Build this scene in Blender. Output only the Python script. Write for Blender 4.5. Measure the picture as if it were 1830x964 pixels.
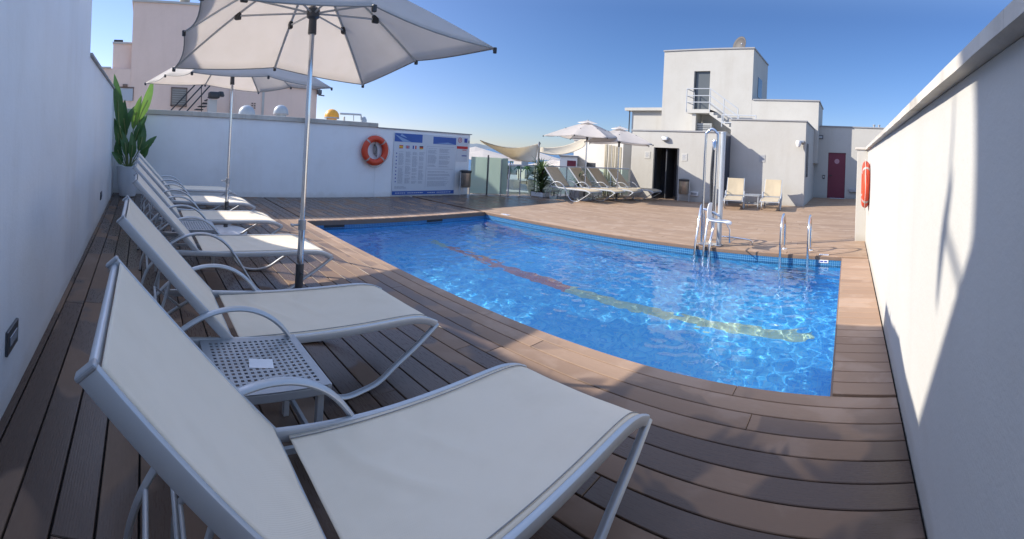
import bpy, bmesh, math, random
import numpy as np
from mathutils import Vector, Matrix, noise
R = math.radians
random.seed(7)
for o in list(bpy.data.objects): bpy.data.objects.remove(o)
scene = bpy.context.scene
C = scene.collection

# ------------------------------------------------------------------ camera
EYE = Vector((0, 0, 1.5))
F, CY, YAW, TX, TY = 803.76, 261.06, 0.7499, 0.0072, -0.0526
def _rot():
    c, s = math.cos(YAW), math.sin(YAW)
    B = Matrix(((c, s, 0), (0, 0, 1), (-s, c, 0)))
    cx, sx = math.cos(TX), math.sin(TX)
    Rx = Matrix(((1, 0, 0), (0, cx, -sx), (0, sx, cx)))
    cz, sz = math.cos(TY), math.sin(TY)
    Rz = Matrix(((cz, -sz, 0), (sz, cz, 0), (0, 0, 1)))
    return Rz @ Rx @ B
RW = _rot()
cam = bpy.data.cameras.new('camera')
cam.type = 'PANO'; cam.panorama_type = 'CENTRAL_CYLINDRICAL'
cam.central_cylindrical_range_u_min = -915 / F
cam.central_cylindrical_range_u_max = 915 / F
cam.central_cylindrical_range_v_min = -(963.25 - CY) / F
cam.central_cylindrical_range_v_max = CY / F
cam.central_cylindrical_radius = 1.0
cam.clip_start = 0.02; cam.clip_end = 60000
camo = bpy.data.objects.new('camera', cam); C.objects.link(camo)
M3 = Matrix((RW[0], RW[1], -RW[2])).transposed()
camo.matrix_world = Matrix.Translation(EYE) @ M3.to_4x4()
scene.camera = camo
def ray(px, py):                      # direction seen at a point of the 1830 x 964 photograph
    th = (px - 915) / F
    return RW.transposed() @ Vector((math.sin(th), (CY - py) / F, math.cos(th)))
def at(px, py, x=None, y=None, z=None, d=None):
    v = ray(px, py)
    if x is not None: t = x / v.x
    elif y is not None: t = y / v.y
    elif z is not None: t = (z - EYE.z) / v.z
    else: t = d / math.hypot(v.x, v.y)
    return EYE + v * t

# ------------------------------------------------------------------ light
SUN = Vector((-1.0, -0.62, 0.71)).normalized()
EL = math.asin(SUN.z); AZ = math.atan2(SUN.x, SUN.y)
world = bpy.data.worlds.new('World'); scene.world = world; world.use_nodes = True
wn = world.node_tree.nodes; wl = world.node_tree.links
bg = wn['Background']; sky = wn.new('ShaderNodeTexSky'); sky.sky_type = 'NISHITA'
sky.sun_disc = False; sky.sun_elevation = EL; sky.sun_rotation = AZ
sky.air_density = 1.0; sky.dust_density = 0.0; sky.ozone_density = 1.0; sky.altitude = 0
# clear deep-blue band near the horizon away from the sun, stronger light from the dome overhead
wtc = wn.new('ShaderNodeTexCoord'); wsp = wn.new('ShaderNodeSeparateXYZ'); wl.new(wtc.outputs['Generated'], wsp.inputs[0])
wmr = wn.new('ShaderNodeMapRange'); wmr.interpolation_type = 'SMOOTHSTEP'
wmr.inputs['From Min'].default_value = .30; wmr.inputs['From Max'].default_value = .62; wl.new(wsp.outputs[2], wmr.inputs['Value'])
wmx = wn.new('ShaderNodeMix'); wmx.data_type = 'RGBA'; wmx.inputs[6].default_value = (.36, .50, .76, 1); wmx.inputs[7].default_value = (2.35, 2.28, 2.24, 1)
wl.new(wmr.outputs[0], wmx.inputs[0])
wmu = wn.new('ShaderNodeMix'); wmu.data_type = 'RGBA'; wmu.blend_type = 'MULTIPLY'; wmu.inputs[0].default_value = 1
whz = wn.new('ShaderNodeMapRange'); whz.interpolation_type = 'SMOOTHSTEP'; whz.inputs['From Min'].default_value = .0; whz.inputs['From Max'].default_value = .26
wl.new(wsp.outputs[2], whz.inputs['Value'])
wm2 = wn.new('ShaderNodeMix'); wm2.data_type = 'RGBA'; wm2.inputs[6].default_value = (.38, .48, .77, 1); wl.new(whz.outputs[0], wm2.inputs[0]); wl.new(wmx.outputs[2], wm2.inputs[7])
wdt = wn.new('ShaderNodeVectorMath'); wdt.operation = 'DOT_PRODUCT'; wdt.inputs[1].default_value = SUN; wl.new(wtc.outputs['Generated'], wdt.inputs[0])
wau = wn.new('ShaderNodeMapRange'); wau.interpolation_type = 'SMOOTHSTEP'; wau.inputs['From Min'].default_value = .0; wau.inputs['From Max'].default_value = 1.0
wau.inputs['To Min'].default_value = 1; wau.inputs['To Max'].default_value = 1.9; wl.new(wdt.outputs['Value'], wau.inputs['Value'])
wau.inputs['To Min'].default_value = 0; wau.inputs['To Max'].default_value = 1
wgl = wn.new('ShaderNodeMix'); wgl.data_type = 'RGBA'; wgl.inputs[6].default_value = (1, 1, 1, 1); wgl.inputs[7].default_value = (2.1, 1.5, 1.25, 1); wl.new(wau.outputs[0], wgl.inputs[0])
wsc = wn.new('ShaderNodeVectorMath'); wsc.operation = 'MULTIPLY'; wl.new(wm2.outputs[2], wsc.inputs[0]); wl.new(wgl.outputs[2], wsc.inputs[1])
wl.new(sky.outputs[0], wmu.inputs[6]); wl.new(wsc.outputs[0], wmu.inputs[7])
wl.new(wmu.outputs[2], bg.inputs[0]); bg.inputs[1].default_value = 0.12
sun = bpy.data.lights.new('sun', 'SUN'); sun.energy = 5.0; sun.angle = R(0.53); sun.color = (1, 0.925, 0.80)
suno = bpy.data.objects.new('sun', sun); C.objects.link(suno)
suno.rotation_euler = SUN.to_track_quat('Z', 'Y').to_euler(); suno.location = SUN * 30
sun.cycles.is_caustics_light = True
vs = scene.view_settings
vs.view_transform = 'Standard'; vs.look = 'None'; vs.gamma = 1; vs.exposure = 0.62; vs.use_curve_mapping = False
cy = scene.cycles
cy.use_denoising = True; cy.denoiser = 'OPENIMAGEDENOISE'
cy.max_bounces = 10; cy.transparent_max_bounces = 16; cy.transmission_bounces = 8; cy.diffuse_bounces = 4
cy.sample_clamp_indirect = 6; cy.sample_clamp_direct = 0
cy.caustics_reflective = False; cy.caustics_refractive = True
cy.use_adaptive_sampling = False

# ------------------------------------------------------------------ helpers
def obj(name, me, m=None, parent=None, smooth=None):
    if isinstance(me, bmesh.types.BMesh):
        bm = me; me = bpy.data.meshes.new(name); bm.to_mesh(me); bm.free()
    o = bpy.data.objects.new(name, me); C.objects.link(o)
    if m is not None and not me.materials:
        for mm in (m if isinstance(m, (list, tuple)) else [m]): me.materials.append(mm)
    if parent is not None: o.parent = parent
    if smooth is not None:
        for p in me.polygons: p.use_smooth = True
        if smooth < 180:
            me.set_sharp_from_angle(angle=R(smooth))
    return o
def tag(o, label=None, cat=None, group=None, kind=None):
    if label: o['label'] = label
    if cat: o['category'] = cat
    if group: o['group'] = group
    if kind: o['kind'] = kind
    return o
def thing(name, label, cat, loc=(0, 0, 0), rz=0, group=None):
    o = bpy.data.objects.new(name, None); C.objects.link(o)
    o.location = loc; o.rotation_euler = (0, 0, rz); o.empty_display_size = .1
    return tag(o, label, cat, group)
def dup(root, loc=None, rz=None, label=None):
    def cp(o, parent):
        c = o.copy(); C.objects.link(c); c.parent = parent
        for ch in [k for k in allobjs if k.parent == o]: cp(ch, c)
        return c
    allobjs = list(C.objects)
    r = cp(root, None)
    if loc is not None: r.location = loc
    if rz is not None: r.rotation_euler = (0, 0, rz)
    if label: r['label'] = label
    return r
def box(bm, c, s, rz=0, bevel=0, mi=0, M=None):
    r = bmesh.ops.create_cube(bm, size=1)
    vsx = r['verts']
    for v in vsx: v.co = Vector((v.co.x * s[0], v.co.y * s[1], v.co.z * s[2]))
    if bevel:
        es = list({e for v in vsx for e in v.link_edges})
        rb = bmesh.ops.bevel(bm, geom=es, offset=bevel, segments=2, affect='EDGES', profile=.5)
        vsx = list({v for f in rb['faces'] for v in f.verts} | {v for v in vsx if v.is_valid})
    T = Matrix.Translation(c) @ Matrix.Rotation(rz, 4, 'Z')
    if M is not None: T = M @ T
    bmesh.ops.transform(bm, matrix=T, verts=vsx)
    for f in {f for v in vsx for f in v.link_faces}: f.material_index = mi
    return vsx
def boxob(name, lo, hi, m, parent=None, bevel=0):
    bm = bmesh.new(); lo = Vector(lo); hi = Vector(hi)
    box(bm, (lo + hi) / 2, hi - lo, bevel=bevel)
    return obj(name, bm, m, parent)
def prism(bm, poly, z0, z1, mi=0):
    vb = [bm.verts.new((p[0], p[1], z0)) for p in poly]; vt = [bm.verts.new((p[0], p[1], z1)) for p in poly]
    n = len(poly); fs = [bm.faces.new(vt), bm.faces.new(vb[::-1])]
    for i in range(n): fs.append(bm.faces.new((vb[i], vb[(i + 1) % n], vt[(i + 1) % n], vt[i])))
    for f in fs: f.material_index = mi
    bmesh.ops.recalc_face_normals(bm, faces=fs)
def smooth_path(pts, n=6, closed=False):
    P = [Vector(p) for p in pts]; out = []
    k = len(P)
    rng = range(k) if closed else range(k - 1)
    for i in rng:
        if closed: a, b, c, d = P[i - 1], P[i], P[(i + 1) % k], P[(i + 2) % k]
        else: a, b, c, d = P[max(i - 1, 0)], P[i], P[i + 1], P[min(i + 2, k - 1)]
        for j in range(n):
            t = j / n
            out.append(0.5 * ((2 * b) + (c - a) * t + (2 * a - 5 * b + 4 * c - d) * t * t + (3 * b - a - 3 * c + d) * t ** 3))
    if not closed: out.append(P[-1])
    return out
def sweep(bm, path, prof, lateral=None, closed=False, caps=True):
    """profile points (u, v): u along the lateral axis, v along the in-plane normal"""
    P = [Vector(p) for p in path]; n = len(P); rings = []
    last = None
    for i, p in enumerate(P):
        a = P[(i - 1) % n] if (closed or i > 0) else P[0]
        b = P[(i + 1) % n] if (closed or i < n - 1) else P[-1]
        t = (b - a).normalized()
        if lateral is not None: L = Vector(lateral)
        else: L = last if last is not None else (Vector((0, 0, 1)) if abs(t.z) < .9 else Vector((1, 0, 0)))
        N = t.cross(L)
        if N.length < 1e-5: N = t.orthogonal()
        N.normalize(); Lx = N.cross(t).normalized(); last = Lx
        rings.append([bm.verts.new(p + Lx * u + N * v) for u, v in prof])
    m = len(prof)
    for i in range(n if closed else n - 1):
        A, B = rings[i], rings[(i + 1) % n]
        for j in range(m): bm.faces.new((A[j], A[(j + 1) % m], B[(j + 1) % m], B[j]))
    if caps and not closed:
        bm.faces.new(rings[0][::-1]); bm.faces.new(rings[-1])
def circ(r, n=10, ry=None):
    ry = ry or r
    return [(r * math.cos(2 * math.pi * i / n), ry * math.sin(2 * math.pi * i / n)) for i in range(n)]
def rrect(w, h, r, k=2):
    out = []
    for cx, cyy, a0 in ((w / 2 - r, h / 2 - r, 0), (-w / 2 + r, h / 2 - r, 90), (-w / 2 + r, -h / 2 + r, 180), (w / 2 - r, -h / 2 + r, 270)):
        for i in range(k + 1):
            a = R(a0 + 90 * i / k); out.append((cx + r * math.cos(a), cyy + r * math.sin(a)))
    return out
def tube(bm, path, r, n=10, closed=False, lateral=None):
    sweep(bm, path, circ(r, n), lateral=lateral, closed=closed)
def lathe(bm, prof, c=(0, 0, 0), n=32, mi=0):
    rings = []
    for r, z in prof:
        rings.append([bm.verts.new((c[0] + r * math.cos(2 * math.pi * i / n), c[1] + r * math.sin(2 * math.pi * i / n), c[2] + z)) for i in range(n)])
    for A, B in zip(rings, rings[1:]):
        for j in range(n):
            f = bm.faces.new((A[j], A[(j + 1) % n], B[(j + 1) % n], B[j])); f.material_index = mi
    for Rr, fl in ((rings[0], True), (rings[-1], False)):
        if (Rr[0].co - Rr[1].co).length > 1e-4:
            f = bm.faces.new(Rr[::-1] if fl else Rr); f.material_index = mi

# ------------------------------------------------------------------ materials
def newmat(name):
    m = bpy.data.materials.new(name); m.use_nodes = True
    nt = m.node_tree; return m, nt, nt.nodes['Principled BSDF']
def N(nt, t, **kw):
    n = nt.nodes.new(t)
    for k, v in kw.items():
        if k.startswith('i_'): n.inputs[k[2:].replace('_', ' ')].default_value = v
        else: setattr(n, k, v)
    return n
def math_(nt, op, a, b=None, c=None, clamp=False):
    n = nt.nodes.new('ShaderNodeMath'); n.operation = op; n.use_clamp = clamp
    for i, s in enumerate((a, b, c)):
        if s is None: continue
        if isinstance(s, (int, float)): n.inputs[i].default_value = s
        else: nt.links.new(s, n.inputs[i])
    return n.outputs[0]
def mixc(nt, fac, a, b, mode='MIX'):
    n = nt.nodes.new('ShaderNodeMix'); n.data_type = 'RGBA'; n.blend_type = mode
    for s, i in ((fac, 0), (a, 6), (b, 7)):
        if isinstance(s, (int, float)): n.inputs[i].default_value = s
        elif isinstance(s, tuple): n.inputs[i].default_value = (*s, 1) if len(s) == 3 else s
        else: nt.links.new(s, n.inputs[i])
    return n.outputs[2]
def noise_(nt, scale, detail=4, rough=.55, vec=None, dist=0, dim='3D'):
    n = nt.nodes.new('ShaderNodeTexNoise'); n.noise_dimensions = dim
    n.inputs['Scale'].default_value = scale; n.inputs['Detail'].default_value = detail
    n.inputs['Roughness'].default_value = rough; n.inputs['Distortion'].default_value = dist
    if vec is not None: nt.links.new(vec, n.inputs['Vector'])
    return n.outputs[0]
def coords(nt, which='Object', scale=None):
    t = nt.nodes.new('ShaderNodeTexCoord'); o = t.outputs[which]
    if scale:
        mp = nt.nodes.new('ShaderNodeMapping'); mp.inputs['Scale'].default_value = scale
        nt.links.new(o, mp.inputs[0]); o = mp.outputs[0]
    return o
def geo(nt, scale=None):
    o = nt.nodes.new('ShaderNodeNewGeometry').outputs['Position']
    if scale:
        mp = nt.nodes.new('ShaderNodeMapping'); mp.inputs['Scale'].default_value = scale
        nt.links.new(o, mp.inputs[0]); o = mp.outputs[0]
    return o
def ramp(nt, fac, p0, p1, c0=0, c1=1):
    n = nt.nodes.new('ShaderNodeMapRange'); n.clamp = True; n.interpolation_type = 'SMOOTHSTEP'
    n.inputs['From Min'].default_value = p0; n.inputs['From Max'].default_value = p1
    n.inputs['To Min'].default_value = c0; n.inputs['To Max'].default_value = c1
    nt.links.new(fac, n.inputs['Value']); return n.outputs[0]
def bump(nt, b, h, strength=.3, dist=.01):
    n = nt.nodes.new('ShaderNodeBump'); n.inputs['Strength'].default_value = strength; n.inputs['Distance'].default_value = dist
    nt.links.new(h, n.inputs['Height']); nt.links.new(n.outputs[0], b.inputs['Normal'])

def simple(name, col, rough=.5, metal=0, var=.08, nscale=20, bumps=0, coat=0):
    m, nt, b = newmat(name)
    v = geo(nt) if False else coords(nt)
    c2 = tuple(max(0, c * (1 - var * 2)) for c in col)
    nt.links.new(mixc(nt, noise_(nt, nscale, 4, vec=v), col, c2), b.inputs['Base Color'])
    b.inputs['Roughness'].default_value = rough; b.inputs['Metallic'].default_value = metal
    b.inputs['Coat Weight'].default_value = coat
    if bumps: bump(nt, b, noise_(nt, nscale * 6, 3, vec=v), bumps, .003)
    return m
def render_mat(name, col, stain=.12, rough=.85, streak=.5, tint=None):
    """painted render on masonry: blotches, faint run-off streaks, trowel bumps"""
    m, nt, b = newmat(name)
    p = geo(nt)
    big = noise_(nt, .7, 5, .6, p); mid = noise_(nt, 4, 5, .6, p)
    st = noise_(nt, 1.0, 5, .6, geo(nt, (2.2, 2.2, .3)))
    k = math_(nt, 'ADD', math_(nt, 'MULTIPLY', ramp(nt, big, .35, .7), .5), math_(nt, 'MULTIPLY', ramp(nt, st, .48, .75), streak))
    k = math_(nt, 'MULTIPLY', math_(nt, 'ADD', k, math_(nt, 'MULTIPLY', ramp(nt, mid, .5, .75), .25)), stain * 2, clamp=True)
    fine = ramp(nt, noise_(nt, 1.0, 3, .5, geo(nt, (26, 26, 1.1))), .66, .80)
    k = math_(nt, 'ADD', k, math_(nt, 'MULTIPLY', fine, stain * .9), clamp=True)
    sz = nt.nodes.new('ShaderNodeSeparateXYZ'); nt.links.new(p, sz.inputs[0])
    splash = math_(nt, 'MULTIPLY', ramp(nt, math_(nt, 'ADD', sz.outputs[2], math_(nt, 'MULTIPLY', mid, .25)), .14, .30, 1, 0), .38)
    k = math_(nt, 'MAXIMUM', k, splash)
    dirt = tint or tuple(c * f for c, f in zip(col, (.62, .56, .48)))
    nt.links.new(mixc(nt, k, col, dirt), b.inputs['Base Color'])
    b.inputs['Roughness'].default_value = rough; b.inputs['Specular IOR Level'].default_value = .3
    h = math_(nt, 'ADD', noise_(nt, 60, 4, .6, p), math_(nt, 'MULTIPLY', noise_(nt, 9, 3, .5, p), 1.5))
    bump(nt, b, h, .35, .004)
    return m
MAT = {}
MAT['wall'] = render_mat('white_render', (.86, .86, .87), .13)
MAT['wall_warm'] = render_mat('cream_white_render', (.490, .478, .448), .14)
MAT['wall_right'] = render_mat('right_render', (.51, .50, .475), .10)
MAT['pink'] = render_mat('pink_render', (.88, .66, .55), .12)
MAT['house'] = render_mat('house_render', (.55, .53, .50), .15)
MAT['concrete'] = render_mat('coping_concrete', (.64, .60, .54), .40, tint=(.20, .17, .14))
MAT['coping_grey'] = simple('zinc_coping', (.36, .36, .37), .5, 0, .15, 6)
MAT['alu'] = simple('silver_powder_coat', (.52, .545, .575), .33, .3, .05, 14, 0)
MAT['alu_dull'] = simple('dull_aluminium', (.42, .44, .47), .4, .6, .08, 14)
MAT['chrome'] = simple('polished_steel', (.75, .76, .78), .12, 1, .06, 9)
MAT['black'] = simple('black_plastic', (.035, .037, .042), .45, 0, .1, 12)
MAT['dark'] = simple('dark_interior', (.03, .03, .035), .7)
MAT['darkmetal'] = simple('dark_metal', (.12, .125, .135), .4, .6)
MAT['white'] = simple('white_plastic', (.78, .78, .78), .35, 0, .04, 10)
MAT['blueplastic'] = simple('blue_panel', (.03, .10, .42), .35)
MAT['orange'] = simple('orange_float', (.70, .07, .025), .5, 0, .1, 8)
MAT['dome_orange'] = simple('orange_dome', (.78, .36, .03), .45, 0, .12, 5)
MAT['dome_grey'] = simple('grey_dome', (.36, .41, .46), .5, 0, .12, 5)
MAT['reddoor'] = simple('maroon_door', (.17, .025, .05), .45, 0, .08, 4)
MAT['pot'] = simple('pot_glaze', (.72, .73, .76), .3, 0, .04, 6)
MAT['soil'] = simple('potting_soil', (.05, .035, .025), .95, 0, .3, 40, .5)

def fabric_mat(name, col, trans=.3, weave=900, dirt=.07):
    m, nt, b = newmat(name)
    v = coords(nt)
    n1 = noise_(nt, 2.2, 5, .6, v); n2 = noise_(nt, 9, 4, .6, v)
    k = math_(nt, 'MULTIPLY', ramp(nt, math_(nt, 'ADD', math_(nt, 'MULTIPLY', n1, .7), math_(nt, 'MULTIPLY', n2, .3)), .42, .72), dirt * 3, clamp=True)
    base = mixc(nt, k, col, tuple(c * f for c, f in zip(col, (.72, .69, .62))))
    nt.links.new(base, b.inputs['Base Color']); b.inputs['Roughness'].default_value = .8
    b.inputs['Sheen Weight'].default_value = .15
    s = nt.nodes.new('ShaderNodeSeparateXYZ'); nt.links.new(v, s.inputs[0])
    wx = math_(nt, 'SINE', math_(nt, 'MULTIPLY', s.outputs[0], weave)); wy = math_(nt, 'SINE', math_(nt, 'MULTIPLY', s.outputs[1], weave))
    h = math_(nt, 'ADD', math_(nt, 'MULTIPLY', wx, wy), math_(nt, 'MULTIPLY', noise_(nt, 14, 3, .5, v), 2))
    bump(nt, b, h, .15, .002)
    tr = nt.nodes.new('ShaderNodeBsdfTranslucent'); nt.links.new(base, tr.inputs[0])
    mx = nt.nodes.new('ShaderNodeMixShader'); mx.inputs[0].default_value = trans
    nt.links.new(b.outputs[0], mx.inputs[1]); nt.links.new(tr.outputs[0], mx.inputs[2])
    nt.links.new(mx.outputs[0], nt.nodes['Material Output'].inputs[0])
    return m
MAT['sling'] = fabric_mat('sling_fabric', (.86, .755, .605), .12)
MAT['sling_tan'] = fabric_mat('tan_sling_fabric', (.58, .48, .33), .25)
MAT['canopy'] = fabric_mat('canopy_fabric', (.77, .73, .70), .58, 500, .05)
MAT['sail'] = fabric_mat('sail_fabric', (.74, .66, .52), .45, 300, .1)
MAT['hem'] = simple('grey_hem', (.28, .28, .28), .8)

def deck_mat():
    m, nt, b = newmat('composite_deck')
    at_ = nt.nodes.new('ShaderNodeAttribute'); at_.attribute_name = 'plank'; rnd = at_.outputs['Fac']
    p = geo(nt)
    comb = nt.nodes.new('ShaderNodeCombineXYZ'); nt.links.new(math_(nt, 'MULTIPLY', rnd, 37), comb.inputs[2])
    add = nt.nodes.new('ShaderNodeVectorMath'); add.operation = 'ADD'; nt.links.new(p, add.inputs[0]); nt.links.new(comb.outputs[0], add.inputs[1])
    pv = add.outputs[0]
    mp = nt.nodes.new('ShaderNodeMapping'); mp.inputs['Scale'].default_value = (1, 8, 1); nt.links.new(pv, mp.inputs[0])
    grain = noise_(nt, 14, 5, .65, mp.outputs[0])
    base = mixc(nt, rnd, (.31, .205, .142), (.40, .272, .190))
    base = mixc(nt, math_(nt, 'MULTIPLY', ramp(nt, grain, .3, .75), .4), base, (.30, .20, .14))
    # wet patches stopping at board edges, spread wider where shade is painted in
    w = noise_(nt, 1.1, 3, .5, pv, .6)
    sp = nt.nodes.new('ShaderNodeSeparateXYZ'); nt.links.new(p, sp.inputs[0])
    damp_shade = ramp(nt, math_(nt, 'SUBTRACT', w, math_(nt, 'MINIMUM', ramp(nt, sp.outputs[1], 1.9, 3.0, -.085, .02), ramp(nt, sp.outputs[0], -8.1, -7.8, -.085, .02))), .50, .54)
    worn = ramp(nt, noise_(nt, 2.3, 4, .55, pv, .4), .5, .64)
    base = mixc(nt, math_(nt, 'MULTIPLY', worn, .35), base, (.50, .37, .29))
    # cast shade put into board colour, beside the tall wall and behind the pool
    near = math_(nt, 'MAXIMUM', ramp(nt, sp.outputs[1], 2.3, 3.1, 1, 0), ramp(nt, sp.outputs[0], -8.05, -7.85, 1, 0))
    dp = math_(nt, 'MULTIPLY', damp_shade, math_(nt, 'ADD', math_(nt, 'MULTIPLY', near, .9), .06))
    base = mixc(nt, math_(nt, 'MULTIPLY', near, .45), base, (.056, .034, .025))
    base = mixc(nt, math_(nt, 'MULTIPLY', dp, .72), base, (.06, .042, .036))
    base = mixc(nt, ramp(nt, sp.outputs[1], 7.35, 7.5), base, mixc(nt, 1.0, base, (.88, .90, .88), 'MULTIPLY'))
    nt.links.new(base, b.inputs['Base Color'])
    r = math_(nt, 'SUBTRACT', math_(nt, 'ADD', .52, math_(nt, 'MULTIPLY', grain, .16)), math_(nt, 'MULTIPLY', dp, .33))
    nt.links.new(r, b.inputs['Roughness'])
    b.inputs['Specular IOR Level'].default_value = .22
    # fine grooves running along each board
    sx = math_(nt, 'SINE', math_(nt, 'MULTIPLY', sp.outputs[1], 2 * math.pi / .012))
    h = math_(nt, 'ADD', math_(nt, 'MULTIPLY', sx, .12), math_(nt, 'MULTIPLY', grain, .6))
    bump(nt, b, h, .25, .002)
    return m
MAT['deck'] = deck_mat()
MAT['underdeck'] = simple('under_deck', (.02, .018, .017), .95)

def s_z(nt):
    g = nt.nodes.new('ShaderNodeNewGeometry'); s = nt.nodes.new('ShaderNodeSeparateXYZ'); nt.links.new(g.outputs['Position'], s.inputs[0]); return s.outputs[2]
def tile_mat():
    m, nt, b = newmat('blue_mosaic')
    p = geo(nt, (28, 28, 28))
    fl = nt.nodes.new('ShaderNodeVectorMath'); fl.operation = 'FLOOR'; nt.links.new(p, fl.inputs[0])
    ad = nt.nodes.new('ShaderNodeVectorMath'); ad.operation = 'ADD'; ad.inputs[1].default_value = (.37, .37, .37); nt.links.new(fl.outputs[0], ad.inputs[0])
    wn_ = nt.nodes.new('ShaderNodeTexWhiteNoise'); nt.links.new(ad.outputs[0], wn_.inputs[0])
    fr = nt.nodes.new('ShaderNodeVectorMath'); fr.operation = 'FRACTION'; nt.links.new(p, fr.inputs[0])
    s = nt.nodes.new('ShaderNodeSeparateXYZ'); nt.links.new(fr.outputs[0], s.inputs[0])
    gn = nt.nodes.new('ShaderNodeNewGeometry'); sn = nt.nodes.new('ShaderNodeSeparateXYZ'); nt.links.new(gn.outputs['Normal'], sn.inputs[0])
    g = 0
    for i in range(3):
        e = math_(nt, 'ABSOLUTE', math_(nt, 'SUBTRACT', s.outputs[i], .5))
        line = math_(nt, 'GREATER_THAN', e, .44)
        flat = math_(nt, 'LESS_THAN', math_(nt, 'ABSOLUTE', sn.outputs[i]), .5)
        g = math_(nt, 'MAXIMUM', math_(nt, 'MULTIPLY', line, flat), g)
    col = mixc(nt, wn_.outputs[0], (.04, .43, .90), (.15, .64, .98))
    band = math_(nt, 'GREATER_THAN', math_(nt, 'ADD', 0, s_z(nt)), -.30)
    col = mixc(nt, math_(nt, 'MULTIPLY', band, .85), col, (.010, .06, .20))
    # lane line set into the floor mosaic
    sp = nt.nodes.new('ShaderNodeSeparateXYZ'); nt.links.new(nt.nodes.new('ShaderNodeNewGeometry').outputs['Position'], sp.inputs[0])
    def between(v, a, c): return math_(nt, 'MULTIPLY', math_(nt, 'GREATER_THAN', v, a), math_(nt, 'LESS_THAN', v, c))
    iny = math_(nt, 'MULTIPLY', between(sp.outputs[1], 5.46, 5.70), math_(nt, 'LESS_THAN', sp.outputs[2], -1.0))
    col = mixc(nt, math_(nt, 'MULTIPLY', iny, math_(nt, 'MULTIPLY', between(sp.outputs[0], -7.3, -.42), .72)), col, (.62, .66, .22))
    col = mixc(nt, math_(nt, 'MULTIPLY', iny, math_(nt, 'MULTIPLY', between(sp.outputs[0], -6.75, -3.9), .75)), col, (.66, .11, .09))
    col = mixc(nt, math_(nt, 'MULTIPLY', g, .55), col, (.30, .62, .85))
    nt.links.new(col, b.inputs['Base Color']); b.inputs['Roughness'].default_value = .3
    return m
MAT['tile'] = tile_mat()
def water_mat():
    m, nt, b = newmat('pool_water')
    b.inputs['Base Color'].default_value = (.93, .975, 1, 1)
    b.inputs['Transmission Weight'].default_value = 1; b.inputs['Roughness'].default_value = 0.0; b.inputs['IOR'].default_value = 1.33
    return m
MAT['water'] = water_mat()
def glass_mat(name, tint, frost=0):
    m, nt, b = newmat(name)
    tr = nt.nodes.new('ShaderNodeBsdfTransparent'); tr.inputs[0].default_value = (*tint, 1)
    gl = nt.nodes.new('ShaderNodeBsdfGlossy'); gl.inputs['Roughness'].default_value = .03
    fr = nt.nodes.new('ShaderNodeFresnel'); fr.inputs[0].default_value = 1.5
    mx = nt.nodes.new('ShaderNodeMixShader'); nt.links.new(fr.outputs[0], mx.inputs[0])
    nt.links.new(gl.outputs[0], mx.inputs[2])
    if frost:
        d = nt.nodes.new('ShaderNodeBsdfTranslucent'); d.inputs[0].default_value = (.80, .92, .86, 1)
        d2 = nt.nodes.new('ShaderNodeBsdfDiffuse'); d2.inputs[0].default_value = (.62, .76, .70, 1)
        m0 = nt.nodes.new('ShaderNodeMixShader'); m0.inputs[0].default_value = .15
        nt.links.new(d.outputs[0], m0.inputs[1]); nt.links.new(d2.outputs[0], m0.inputs[2])
        m1 = nt.nodes.new('ShaderNodeMixShader'); m1.inputs[0].default_value = frost
        nt.links.new(tr.outputs[0], m1.inputs[1]); nt.links.new(m0.outputs[0], m1.inputs[2]); nt.links.new(m1.outputs[0], mx.inputs[1])
    else: nt.links.new(tr.outputs[0], mx.inputs[1])
    nt.links.new(mx.outputs[0], nt.nodes['Material Output'].inputs[0])
    nt.nodes.remove(b)
    return m
MAT['glass'] = glass_mat('clear_glass', (.86, .95, .91))
MAT['frost'] = glass_mat('frosted_glass', (.8, .95, .88), .92)
MAT['pane'] = simple('window_glass', (.05, .055, .065), .12, 0, .1, 3)
def leaf_mat(name, c1, c2):
    m, nt, b = newmat(name); v = coords(nt)
    base = mixc(nt, noise_(nt, 3, 4, .6, v), c1, c2)
    nt.links.new(base, b.inputs['Base Color']); b.inputs['Roughness'].default_value = .38
    tr = nt.nodes.new('ShaderNodeBsdfTranslucent'); nt.links.new(base, tr.inputs[0])
    mx = nt.nodes.new('ShaderNodeMixShader'); mx.inputs[0].default_value = .25
    nt.links.new(b.outputs[0], mx.inputs[1]); nt.links.new(tr.outputs[0], mx.inputs[2]); nt.links.new(mx.outputs[0], nt.nodes['Material Output'].inputs[0])
    return m
MAT['leaf'] = leaf_mat('broad_leaf', (.035, .10, .035), (.09, .19, .05))
MAT['leafy'] = leaf_mat('young_leaf', (.16, .30, .05), (.24, .40, .08))
MAT['stem'] = simple('leaf_stem', (.22, .27, .10), .6)
MAT['spiky'] = leaf_mat('spiky_leaf', (.06, .12, .05), (.15, .22, .09))

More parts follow.
